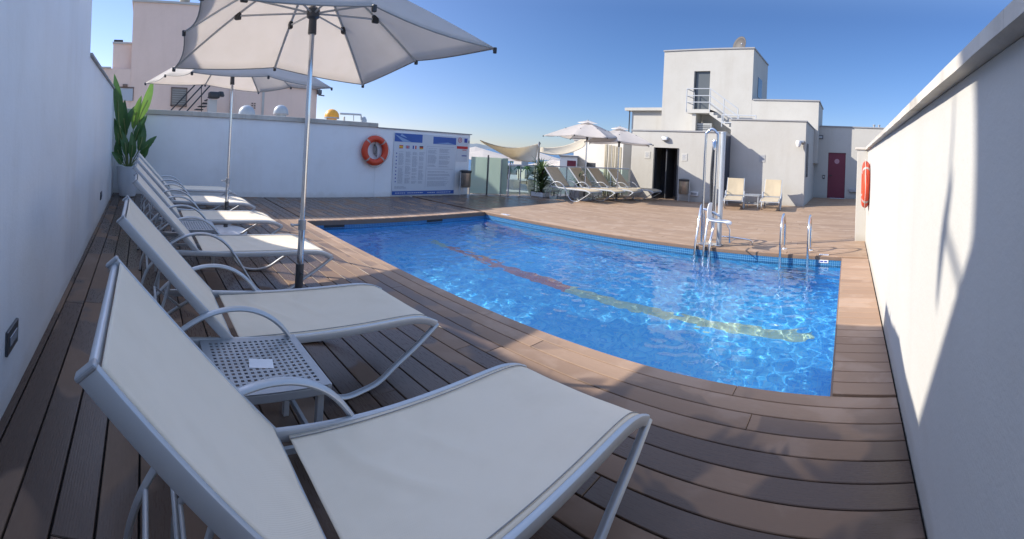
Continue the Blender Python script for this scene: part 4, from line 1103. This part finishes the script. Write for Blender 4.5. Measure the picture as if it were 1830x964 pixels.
for k in range(len(poly)): bm.faces.new((va[k], vb[k], vb[(k + 1) % len(poly)], va[(k + 1) % len(poly)]))
bmesh.ops.recalc_face_normals(bm, faces=bm.faces); local(obj('flight', bm, MAT['wall_warm'], None), st)
bm = bmesh.new(); rt = .020
for z in (.30, .58, .88): tube(bm, [(la, YT - .05, LZ + z), (la, YT - 1.0, LZ + z), (lb2, YT - 1.0, LZ + z), (sx1, YT - 1.0, LZ - dz * nst + z)], rt, 7, lateral=(0, 0, 1))
for x, zz in ((la, LZ), (lb2, LZ), ((lb2 + sx1) / 2, LZ - dz * nst / 2), (sx1, LZ - dz * nst)): tube(bm, [(x, YT - 1.0, zz - .1), (x, YT - 1.0, zz + .88)], rt, 7)
tube(bm, [(la, YT - .05, LZ - .1), (la, YT - .05, LZ + .88)], rt, 7)
local(obj('railing', bm, MAT['alu'], None, 50), st)
bm = bmesh.new()
for z in (0, .30): tube(bm, [(sx1 - .5, YT - 1.6, ZB + .07 + z), (sx1 + .9, YT - 1.6, ZB + .07 + z)], .02, 7)
for k in range(3): tube(bm, [(sx1 - .5 + .7 * k, YT - 1.6, ZB - .1), (sx1 - .5 + .7 * k, YT - 1.6, ZB + .37)], .02, 7)
t = thing('roof_rail', 'low steel rail on the roof at the foot of the stair', 'railing', (sx1, YT - 1.6, ZB)); local(obj('rail', bm, MAT['alu'], None, 50), t)
t = thing('roof_unit', 'grey louvred cooling unit under the stair landing', 'air conditioner', ((la + lb2) / 2 + .2, YT - .55, 2.42))
bm = bmesh.new(); box(bm, (0, 0, .30), (.75, .35, .62), bevel=.02); obj('casing', bm, simple('unit_grey', (.35, .36, .36), .5), t)
bm = bmesh.new()
for k in range(6): box(bm, (0, -.18, .12 + .075 * k), (.6, .012, .02))
obj('louvre', bm, MAT['black'], t)
# fittings on the facades
def fitting(name, label, cat, px, py, y, sz, m, part):
    p = at(px, py, y=y); t = thing(name, label, cat, (p.x, y, p.z)); bm = bmesh.new(); box(bm, (0, -sz[1] / 2, 0), sz, bevel=.008); obj(part, bm, m, t)
    bm = bmesh.new(); box(bm, (0, -sz[1] - .003, 0), (sz[0] * .7, .006, sz[2] * .55), bevel=.002); obj('cover', bm, MAT['alu_dull'], t)
fitting('socket_box', 'small pale box low on the wall right of the steel bin', 'electric box', 1241, 346, YW, (.30, .06, .14), MAT['white'], 'box')
fitting('socket_box', 'small grey box low on the wall right of the maroon door', 'electric box', 1526, 340, YD, (.42, .10, .16), MAT['alu_dull'], 'box')
fitting('wall_vent', 'little vent grille high on the wall left of the maroon door', 'vent', 1466, 245, YD, (.26, .03, .18), MAT['darkmetal'], 'grille')
fitting('switch_plate', 'tiny dark switch on the wall just left of the maroon door', 'switch', 1472, 316, YD, (.10, .03, .16), MAT['black'], 'plate')
def bulkhead(label, px, py, y):
    p = at(px, py, y=y); t = thing('wall_lamp', label, 'wall lamp', (p.x, y, p.z))
    bm = bmesh.new(); box(bm, (0, -.05, 0), (.26, .10, .15), bevel=.04); obj('body', bm, MAT['alu_dull'], t, 40)
    bm = bmesh.new(); box(bm, (0, -.10, -.01), (.18, .05, .09), bevel=.02); obj('glass', bm, MAT['pot'], t, 40)
bulkhead('round lamp over the open dark doorway', 1190, 248, YW)
for px, py, y, lb in ((1157, 277, YW, 'pale grey plaque left of the dark doorway'), (1223, 281, YW, 'pale grey plaque right of the dark doorway'), (1362, 283, YB, 'grey plaque on the wall above the two beige loungers')):
    p = at(px, py, y=y); t = thing('wall_plaque', lb, 'plaque', (p.x, y, p.z), group='square plaques on the building walls')
    bm = bmesh.new(); box(bm, (0, -.006, 0), (.22, .010, .26), bevel=.003); obj('plate', bm, simple('plaque_grey', (.42, .42, .42) if y == YB else (.55, .54, .51), .5), t)
    bm = bmesh.new()
    for k in range(4): box(bm, (-.01 * (k % 2), -.0118, .07 - .045 * k), (.14 - .03 * (k % 2), .001, .018))
    obj('printed_text', bm, inkm, t)
p = at(1430, 255, y=YB - .02); t = thing('security_camera', 'white dome camera on the corner of the cube building', 'camera', (bx1 - .12, YB, p.z))
bm = bmesh.new(); box(bm, (0, -.09, .03), (.16, .18, .08), bevel=.01); obj('bracket', bm, MAT['alu_dull'], t)
bm = bmesh.new(); lathe(bm, [(.0001, -.17), (.06, -.15), (.09, -.08), (.10, .0), (.09, .05), (.0001, .06)], c=(-.10, -.20, 0), n=20); obj('dome', bm, MAT['white'], t, 40)

# ------------------------------------------------------------------ glass railing and privacy screen
def panel(a, b_, z0, z1, m, name, root, th=.014):
    a = Vector((*a, 0)); b_ = Vector((*b_, 0)); d = (b_ - a).normalized(); nn = Vector((-d.y, d.x, 0)) * th / 2
    bm = bmesh.new(); prism(bm, [(a - nn)[:2], (b_ - nn)[:2], (b_ + nn)[:2], (a + nn)[:2]], z0, z1)
    return local(obj(name, bm, m, None), root)
def post(x, y, z, root, m, r=.022, z0=-.02):
    bm = bmesh.new(); box(bm, (x, y, (z + z0) / 2), (r * 2, r * 2, z - z0), bevel=.004); return local(obj('post', bm, m, None), root)
ps = thing('privacy_screen', 'frosted green glass screen between the back wall and the railing', 'screen', (-10.5, 9.9, 0))
E0 = Vector((-10.66, 9.58)); E1 = Vector((-10.15, 10.45)); E2 = Vector((-9.75, 10.62)); EM = E0.lerp(E1, .55)
panel(E0, EM, .04, 1.20, MAT['frost'], 'panel', ps); panel(EM + (E1 - E0) * .03, E1, .04, 1.20, MAT['frost'], 'panel', ps)
panel(E1 + Vector((.03, -.01)), (E1 + E2) / 2, .04, 1.20, MAT['frost'], 'panel', ps)
post(EM.x, EM.y, 1.28, ps, MAT['darkmetal'], .02); post(E1.x, E1.y, 1.16, ps, MAT['alu'], .018)
gr = thing('glass_railing', 'clear glass railing with pale top rail along the open terrace side', 'railing', (-9, 12, 0))
pts = [Vector((-9.92, 10.58)), Vector((-9.80, 11.0)), Vector((-9.55, 11.75)), Vector((-9.1, 12.6)), Vector((-8.65, 13.45)), Vector((-8.25, 14.2)), Vector((-7.80, 14.72))]
for a, c in zip(pts, pts[1:]):
    d = (c - a).normalized() * .02
    panel(a + d, c - d, .05, .96, MAT['glass'], 'panel', gr)
    post(a.x, a.y, .98, gr, MAT['alu'], .016)
bm = bmesh.new(); sweep(bm, [(q.x, q.y, .995) for q in pts], rrect(.045, .03, .006), lateral=None); local(obj('top_rail', bm, MAT['alu'], None, 50), gr)
# planters and spiky plants by the railing
def spiky(label, loc, s, n, seed):
    rg = random.Random(seed); t = thing('yucca_plant', label, 'plant', loc)
    bm = bmesh.new(); tube(bm, smooth_path([(0, 0, 0), (.02 * s, 0, .3 * s), (0, .02 * s, .62 * s)], 3), .035 * s, 8); obj('trunk', bm, simple('fibrous_trunk', (.16, .12, .08), .9, 0, .3, 20), t, 60)
    bm = bmesh.new()
    for i in range(n):
        a = rg.uniform(0, 6.283); zz = rg.uniform(.05, .62) * s; el = rg.uniform(-.2, 1.2); L = rg.uniform(.30, .46) * s
        d = Vector((math.cos(a) * math.cos(el), math.sin(a) * math.cos(el), math.sin(el))); side = Vector((-math.sin(a), math.cos(a), 0)); prevs = None
        for k in range(5):
            u = k / 4; w_ = .028 * s * (1 - u) ** .7 + .001; c = Vector((0, 0, zz)) + d * L * u - Vector((0, 0, .12 * L * u * u))
            cur = (bm.verts.new(c + side * w_), bm.verts.new(c - Vector((0, 0, .006 * s))), bm.verts.new(c - side * w_))
            if prevs:
                bm.faces.new((prevs[0], prevs[1], cur[1], cur[0])); bm.faces.new((prevs[1], prevs[2], cur[2], cur[1]))
            prevs = cur
    obj('leaves', bm, MAT['spiky'], t, 180)
p = at(966, 348, d=14.9); q = (p.x, p.y, .12); spiky('spiky yucca in a white trough left of the beige loungers', q, 1.35, 190, 1)
def trough(label, loc, sx, sy, h):
    t = thing('planter_trough', label, 'planter', loc); bm = bmesh.new()
    box(bm, (0, 0, h / 2), (sx, sy, h), bevel=.01); obj('trough', bm, MAT['pot'], t); bm = bmesh.new(); box(bm, (0, 0, h + .004), (sx - .05, sy - .05, .006)); obj('soil', bm, MAT['soil'], t)
trough('white trough holding the spiky yucca', (p.x, p.y, 0), .50, .40, .14)
p = at(1027, 345, d=15.7); spiky('low spiky plant glimpsed behind the second beige lounger', (p.x + .45, p.y - .5, .24), .8, 60, 5); trough('white trough half hidden behind the beige loungers', (p.x + .45, p.y - .5, 0), .4, .4, .24)

# ------------------------------------------------------------------ beyond the railing
def facade_house(name, label, pxl, pxr, d, ztop, zbot, depth, m, win=(), cat='house', face=None, dr_=None):
    a = at(pxl, 300, d=d); b_ = at(pxr, 300, d=dr_ or d); a.z = b_.z = 0
    dirn = (b_ - a).normalized(); nn = Vector((-dirn.y, dirn.x, 0))
    if nn.dot(Vector((a.x, a.y, 0))) < 0: nn = -nn
    t = thing(name, label, cat, ((a + b_) / 2).to_tuple()[:2] + (zbot,))
    bm = bmesh.new(); prism(bm, [a[:2], b_[:2], (b_ + nn * depth)[:2], (a + nn * depth)[:2]], zbot, ztop); w_ = local(obj('wall', bm, m, None), t)
    bm = bmesh.new(); o_ = .06; A = a - dirn * o_ - nn * o_; B = b_ + dirn * o_ - nn * o_
    prism(bm, [A[:2], B[:2], (B + nn * (depth + 2 * o_))[:2], (A + nn * (depth + 2 * o_))[:2]], ztop + .002, ztop + .07); local(obj('coping', bm, m if 'pink' in name else MAT['coping_grey'], None), t)
    L = (b_ - a).length
    for f0, f1, z0, z1, wm in win:
        P, Q = a + dirn * L * f0, a + dirn * L * f1; bm = bmesh.new()
        prism(bm, [(P - nn * .02)[:2], (Q - nn * .02)[:2], (Q + nn * .03)[:2], (P + nn * .03)[:2]], z0, z1)
        wo = local(obj('window', bm, wm, None), t)
        bm = bmesh.new(); c0 = P - nn * .05; c1 = Q - nn * .05
        prism(bm, [(c0 - dirn * .06)[:2], (c1 + dirn * .06)[:2], (Q + nn * .02 + dirn * .06)[:2], (P + nn * .02 - dirn * .06)[:2]], z0 - .06, z0 - .003); local(obj('sill', bm, m, None), t)
    return t, a, b_, nn, dirn
# pale house behind the railing
zt = at(1045, 251, d=23).z
facade_house('pale_house', 'pale flat-roofed house with two small dark windows behind the railing', 1024, 1112, 24, zt, -6, 6, MAT['house'],
             ((.30, .48, at(1058, 303, d=23).z, at(1058, 291, d=23).z, MAT['pane']),), dr_=21.5)
facade_house('gable_wing', 'sunlit white wing with the maroon window left of the pale house', 1000, 1031, 22, at(1010, 280, d=22).z, -6, 5, MAT['wall'],
             ((.42, .93, at(1020, 299, d=22).z, at(1020, 287, d=22).z, MAT['reddoor']),))
# bamboo-like curtain strips beside the wing
cm = simple('curtain_cloth', (.50, .44, .33), .9, 0, .15, 8)
t = thing('side_curtain', 'row of hanging beige curtains left of the shower block', 'curtain', (-8.2, 15.2, 0))
for k in range(5):
    a = at(1079 + 6.5 * k, 300, d=17.4); b2_ = at(1084.5 + 6.5 * k, 300, d=17.4)
    bm = bmesh.new(); rows = []
    for i in range(9):
        f = i / 8; c = a.lerp(b2_, f); nn = Vector((.85, .5, 0)) * 0; off = .02 * math.sin(f * 14 + k)
        rows.append((bm.verts.new((c.x + off * .5, c.y + off, -.4)), bm.verts.new((c.x + off * .4, c.y + off * .8, at(1090, 258 + k * 1.0, d=17.4).z))))
    for A, B in zip(rows, rows[1:]): bm.faces.new((A[0], B[0], B[1], A[1]))
    o = local(obj('curtain_strip', bm, cm, None, 180), t); md = o.modifiers.new('t', 'SOLIDIFY'); md.thickness = .01
# roofs and houses further off
rg = random.Random(11)
HS = [(850, 893, 17, -.05, 4, 'white flat roof close behind the frosted screen'), (893, 945, 26, -1.0, 6, 'white terrace roof seen through the clear glass'),
      (905, 960, 38, -1.15, 8, 'white house beneath the palm tops'), (945, 1000, 34, -.75, 7, 'white house with pale parasol roof beyond the yucca'),
      (850, 905, 48, -.35, 9, 'white house cluster at the foot of the headland'), (960, 1024, 46, -.5, 9, 'cream house under the shade sail'), (890, 990, 75, -1.3, 14, 'broad white block near the shore')]
for i, (a, b_, d, zt, dep, lb) in enumerate(HS):
    wins = []
    nW = max(2, int((b_ - a) / 14))
    for k in range(nW):
        f = (k + .3) / nW; wins.append((f, f + .35 / nW, zt - 1.6, zt - .7, MAT['pane']))
    t, A, B, nn, dn = facade_house('distant_house', lb, a, b_, d, zt, -12, dep, MAT['house'], wins)
    # parapet clutter: a low box and a rail
    c = A.lerp(B, .4 + .1 * (i % 3)) + nn * dep * .4
    bm = bmesh.new(); box(bm, (c.x, c.y, zt + .45 * d / 40), (.05 * d * .5, .05 * d * .5, .9 * d / 40), bevel=.01); local(obj('roof_hut', bm, MAT['house'], None), t)
for px, py, d, s, lb in ((865, 268, 30, 2.6, 'white open parasol on the roofs nearest the back wall end'), (850, 262, 34, 2.6, 'white parasol half hidden by the back wall'), (958, 271, 30, 2.0, 'low white parasol roof just below the sail'), (990, 285, 24, 1.6, 'cream parasol roof under the sail post')):
    p = at(px, py, d=d); t = thing('distant_parasol', lb, 'parasol', (p.x, p.y, p.z - 1.9))
    bm = bmesh.new(); av = bm.verts.new((0, 0, 1.9)); rr = [bm.verts.new((s * math.cos(R(45 * k)), s * math.sin(R(45 * k)), 1.9 - .22 * s - (.05 if k % 2 else 0))) for k in range(8)]
    for k in range(8): bm.faces.new((av, rr[k], rr[(k + 1) % 8]))
    o = obj('canopy', bm, MAT['canopy'], t); md = o.modifiers.new('t', 'SOLIDIFY'); md.thickness = .02
    bm = bmesh.new(); tube(bm, [(0, 0, -2), (0, 0, 1.88)], .04, 8); obj('pole', bm, MAT['darkmetal'], t)
def palm(label, px, py, d, s, seed):
    rg = random.Random(seed); p = at(px, py, d=d); t = thing('palm_tree', label, 'palm tree', (p.x, p.y, p.z - 5 * s))
    bm = bmesh.new(); tube(bm, smooth_path([(0, 0, 0), (.1, 0, 2.5 * s), (0, 0, 5 * s)], 4), .12 * s, 8); obj('trunk', bm, simple('palm_bark', (.15, .12, .09), .9), t, 60)
    bm = bmesh.new()
    for i in range(26):
        a = rg.uniform(0, 6.283); el = rg.uniform(-.3, 1.2); L = rg.uniform(1.3, 1.9) * s; d_ = Vector((math.cos(a) * math.cos(el), math.sin(a) * math.cos(el), math.sin(el))); sd = Vector((-math.sin(a), math.cos(a), 0)); pv = None
        for k in range(7):
            u = k / 6; w_ = .30 * s * math.sin(math.pi * min(.97, u + .12)) ** .7; c = Vector((0, 0, 5 * s)) + d_ * L * u - Vector((0, 0, .75 * L * u * u))
            cur = (bm.verts.new(c + sd * w_ - Vector((0, 0, w_ * .6))), bm.verts.new(c), bm.verts.new(c - sd * w_ - Vector((0, 0, w_ * .6))))
            if pv: bm.faces.new((pv[0], pv[1], cur[1], cur[0])); bm.faces.new((pv[1], pv[2], cur[2], cur[1]))
            pv = cur
    obj('crown', bm, MAT['leaf'], t)
palm('taller dark palm left of the shade sail post', 912, 281, 40, .38, 3); palm('low bushy palm below the taller palm', 906, 298, 30, .30, 4); palm('small palm right of the taller palm', 926, 297, 33, .30, 5); palm('dark palm top nearest the yucca', 942, 298, 34, .26, 8)
# shade sails
def sail(label, grid, seed):
    bm = bmesh.new(); n = 14; P00, P10, P01, P11 = grid; V = []
    for i in range(n + 1):
        row = []
        for j in range(n + 1):
            u, v = i / n, j / n
            c = P00.lerp(P10, u).lerp(P01.lerp(P11, u), v); c.z -= .20 * (4 * u * (1 - u)) + .06 * 4 * v * (1 - v)
            row.append(bm.verts.new(c))
        V.append(row)
    for i in range(n):
        for j in range(n): bm.faces.new((V[i][j], V[i + 1][j], V[i + 1][j + 1], V[i][j + 1]))
    o = tag(obj('shade_sail', bm, MAT['sail'], None, 180), label, 'shade sail', 'beige shade sails'); md = o.modifiers.new('t', 'SOLIDIFY'); md.thickness = .02
sail('long narrow beige sail running from the back wall end to the post', [at(858, 250, d=13.6), at(963, 256, d=17.5), at(868, 253, d=17), at(957, 290, d=15.5)], 1)
sail('wide drooping beige sail right of the post', [at(966, 264, d=17), at(1055, 240, d=21), at(964, 272, d=16), at(1044, 262, d=18)], 2)
p = at(963, 262, d=17.2); t = thing('sail_post', 'slim grey post holding the corners of both shade sails', 'post', (p.x, p.y, 0)); bm = bmesh.new(); tube(bm, [(0, 0, -2), (0, 0, p.z + .15)], .045, 10); obj('pole', bm, MAT['alu_dull'], t, 60)
bm = bmesh.new(); tube(bm, smooth_path([(0, 0, p.z + .05), (.06, 0, p.z + .12), (.0, 0, p.z + .18)], 3), .02, 6); obj('shackle', bm, MAT['darkmetal'], t, 60)

# ------------------------------------------------------------------ pink building behind the back wall
XP = -20.0
def px_(px, py=200): return at(px, py, x=XP).y
def pz_(px, py): return at(px, py, x=XP).z
pk = thing('pink_building', 'pink rendered building rising behind the back wall', 'building', (XP, 3, 0))
def pw(name, y0, y1, z0, z1, x=XP, dep=4, m=None): return lbox(name, (x - dep, y0, z0), (x, y1, z1), m or MAT['pink'], pk)
yl, ya, yb, yc, ye = px_(150), px_(197), px_(229), px_(420), px_(565)
zb_ = -6
ztall = pz_(229, 3); zlow = pz_(540, 158)
pw('tall_wall', px_(231), yc, zb_, ztall); pw('low_wall', yc + .002, ye, zb_, zlow, dep=3.5)
pw('left_wall', yl, px_(231) - .003, zb_, pz_(210, 123), x=XP + .02, dep=3)
pw('stair_hut', ya, px_(231) - .003, pz_(210, 123) + .002, pz_(214, 76), x=XP - .3, dep=2)
lbox('hut_coping', (XP - 2.4, ya - .03, pz_(214, 76) + .004), (XP - .25, px_(231) - .01, pz_(214, 76) + .08), MAT['house'], pk)
lbox('parapet_coping', (XP - 4.1, px_(231) - .06, ztall + .002), (XP + .06, yc + .05, ztall + .10), MAT['house'], pk)
lbox('parapet_coping', (XP - 3.0, yl, pz_(210, 123) + .002), (XP + .08, ya - .04, pz_(210, 123) + .07), MAT['house'], pk)
lbox('gutter', (XP - .1, yc + .06, zlow + .002), (XP + .10, ye + .12, zlow + .07), MAT['coping_grey'], pk)
lbox('corner_strip', (XP + .001, px_(467), zb_), (XP + .03, px_(471), zlow - .004), MAT['house'], pk)
def pwin(pxa, pxb, pya, pyb, m, name='window'):
    o = lbox(name, (XP + .022, px_(pxa), pz_((pxa + pxb) / 2, pyb)), (XP + .05, px_(pxb), pz_((pxa + pxb) / 2, pya)), m, pk); return o
shut = simple('old_shutter', (.30, .27, .24), .7, 0, .2, 4)
pwin(306, 331, 159, 188, shut); pwin(207, 236, 158, 180, simple('pale_pane', (.45, .50, .56), .3)); 
fm = simple('frame_brown', (.22, .15, .12), .6)
for (a, b_, c, d_) in ((304, 306, 157, 190), (331, 333, 157, 190), (304, 333, 156, 158.5), (304, 333, 188.5, 190.5), (205.5, 207, 157, 180), (236, 237.5, 157, 180), (205, 238, 155, 157.5)): pwin(a, b_, c, d_, fm, 'window_frame')
bm = bmesh.new()
for k in range(7): box(bm, (XP + .052, (px_(306) + px_(331)) / 2, pz_(318, 161 + 4 * k)), (.01, px_(331) - px_(306) - .04, .03))
local(obj('shutter_slats', bm, simple('slat_grey', (.42, .40, .36), .7), None), pk)
bm = bmesh.new()
for i in range(3):
    for j in range(2):
        bm = bmesh.new(); box(bm, (XP + .012, px_(450 + 4.5 * j), pz_(453, 185 + 4 * i)), (.03, .07, .055)); local(obj('vent_hole', bm, fm, None), pk)
bm = bmesh.new(); box(bm, (XP + .06, px_(222), pz_(222, 153)), (.15, .22, .12), bevel=.03); local(obj('wall_lamp', bm, fm, None), pk)
bm = bmesh.new(); tube(bm, [(XP + .07, px_(410), zb_ + 4), (XP + .07, px_(411), pz_(411, 150))], .035, 8); local(obj('downpipe', bm, fm, None, 60), pk)
bm = bmesh.new(); box(bm, (XP + .15, ye + .05, zlow - .12), (.22, .2, .22), bevel=.03); tube(bm, [(XP + .12, ye + .02, zlow - .25), (XP + .25, ye + .28, zlow - .28)], .03, 6); local(obj('gutter_end', bm, MAT['darkmetal'], None), pk)
t = thing('rooftop_lamp', 'little dark lamp on the stair hut of the pink building', 'lamp', (XP - .8, px_(205), pz_(210, 76) + .08)); bm = bmesh.new(); box(bm, (0, 0, .10), (.2, .42, .18), bevel=.02); obj('housing', bm, MAT['black'], t)
p = at(331, 4, x=XP - .3); t = thing('roof_dome', 'small beige cowl on top of the tall pink wall', 'chimney cowl', (XP - .5, p.y, ztall + .1)); bm = bmesh.new(); lathe(bm, [(.16, 0), (.22, .12), (.24, .24), (.16, .38), (.0001, .44)], n=18); obj('cowl', bm, simple('cowl_beige', (.45, .38, .30), .7), t, 60)
# stair with black railing in front of the pink wall
t = thing('metal_stair', 'black metal stair railing running down before the pink wall', 'staircase', (XP + .6, px_(340), 0))
bm = bmesh.new()
for k in range(3):
    a = at(300 + 15 * k, 203, x=XP + .6); b_ = at(352 + 14 * k, 148, x=XP + .6); tube(bm, [a, b_], .028, 6)
for k, px in enumerate((360, 362)):
    if k: continue
    tube(bm, [at(px, 200, x=XP + .6), at(px, 150, x=XP + .6)], .02, 6)
local(obj('railing', bm, MAT['black'], None, 60), t)
bm = bmesh.new()
for k in range(6):
    c = at(355 + 6 * k, 196 - 5.5 * k, x=XP + .9); box(bm, c, (.7, .30, .04))
local(obj('treads', bm, MAT['black'], None), t)
t = thing('vent_cabinet', 'white cabinet with black fan box beside the metal stair', 'cabinet', (XP + 2.2, at(381, 180, x=XP + 2.2).y, 0))
y0, y1 = at(373, 180, x=XP + 2.2).y, at(388, 180, x=XP + 2.2).y
lbox('cabinet', (XP + 1.8, y0, -1), (XP + 2.2, y1, at(381, 178, x=XP + 2.2).z), MAT['house'], t)
c = at(383, 170, x=XP + 2.2); bm = bmesh.new(); box(bm, (XP + 2.1, c.y, c.z), (.5, .42, .26), bevel=.05); lathe(bm, [(.0001, 0), (.13, 0), (.15, .06), (.1, .2), (.0001, .22)], c=(XP + 2.1, c.y + .28, c.z - .04), n=14); local(obj('fan_box', bm, MAT['black'], None, 40), t)
# roof with ventilator domes behind the back wall
rf = thing('neighbour_roof', 'low white roof just behind the back wall under the ventilators', 'roof', (-12.8, 3.5, 0))
lbox('slab', (-15.2, -.6, -3), (-11.3, 7.6, 1.72), MAT['house'], rf)
def dome(label, px, py, x, r, m):
    c = at(px, py, x=x); t = thing('roof_ventilator', label, 'ventilator', (x, c.y, 1.722), group='round roof ventilators')
    hz = c.z - 1.722
    bm = bmesh.new(); lathe(bm, [(r * .7, 0), (r * .7, max(.02, hz - r * .3)), (r * .98, hz - r * .28), (r, hz), (r * .93, hz + r * .38), (r * .7, hz + r * .72), (r * .35, hz + r * .94), (.0001, hz + r)], n=28); obj('dome', bm, m, t, 50)
    bm = bmesh.new(); lathe(bm, [(r * 1.01, hz - r * .30), (r * 1.03, hz - r * .2), (r * 1.01, hz - r * .12)], n=28); obj('rim', bm, MAT['coping_grey'], t, 60)
dome('left grey ventilator dome above the back wall', 441, 203, -12.5, .24, MAT['dome_grey']); dome('right grey ventilator dome above the back wall', 502, 201, -12.5, .22, MAT['dome_grey']); dome('orange ventilator dome above the back wall', 593, 208, -12.5, .225, MAT['dome_orange'])
t = thing('roof_bracket', 'thin metal bracket with a small cap beside the orange dome', 'bracket', (-12.5, at(625, 208, x=-12.5).y, 1.72))
bm = bmesh.new(); tube(bm, [at(608, 203, x=-12.5), at(645, 205, x=-12.5), at(646, 214, x=-12.5)], .03, 8); tube(bm, [at(632, 204, x=-12.5), at(632, 216, x=-12.5)], .012, 6); local(obj('arm', bm, MAT['alu_dull'], None, 50), t)
c = at(650, 213, x=-12.5); bm = bmesh.new(); lathe(bm, [(.09, -.18), (.10, -.02), (.06, .06), (.0001, .09)], c=c, n=14); local(obj('cap', bm, MAT['dome_grey'], None, 50), t)
c = at(615, 213, x=-12.5); bm = bmesh.new(); box(bm, c, (.06, .05, .16), bevel=.01); local(obj('foot', bm, MAT['house'], None), t)

# unseen parasol, rod and cloth, added to cast ragged shade on the right wall
U5 = parasol('shadow_parasol', 'unseen parasol added on the rear roof to cast the ragged wall shade', None, s=1.03, zc=1.78, zm=1.82, za=2.2, tilt=0, hubz=1.9, rot=math.degrees(math.atan2(.62, 1)))
U5.location = (-5.18, -3.32, 4.335)
T5 = 6.6
def w2l(yw, zw, t=T5): return Vector((.373 - t, yw - .62 * t, zw + .71 * t)) - U5.location
bm = bmesh.new(); tube(bm, [w2l(1.10, .98), w2l(1.40, 1.10), w2l(1.69, 1.26)], .022, 8); tube(bm, [w2l(1.69, 1.26), w2l(1.60, 1.6), w2l(1.56, 2.0), w2l(1.2, 2.1, 5.2)], .012, 8); obj('shadow_rod', bm, MAT['alu'], U5, 60)  # added rods, laid out from the thin shadows wanted on the wall
bm = bmesh.new(); prev = None
for k in range(13):
    f = k / 12; c = w2l(1.60, 1.46).lerp(w2l(1.82, .93), f); c.y += .03 * math.sin(f * 3.1); w_ = .055 * math.sin(math.pi * min(.98, f + .02)) ** .8 * (1 - .45 * f) + .006
    cur = (bm.verts.new(c + Vector((0, -w_ * .9, 0))), bm.verts.new(c + Vector((.02, 0, 0))), bm.verts.new(c + Vector((0, w_ * .9, 0))))
    if prev:
        bm.faces.new((prev[0], prev[1], cur[1], cur[0])); bm.faces.new((prev[1], prev[2], cur[2], cur[1]))
    prev = cur
o = obj('shadow_cloth', bm, MAT['canopy'], U5, 180); md = o.modifiers.new('t', 'SOLIDIFY'); md.thickness = .01  # added cloth, shaped for the leaf-like shadow it casts
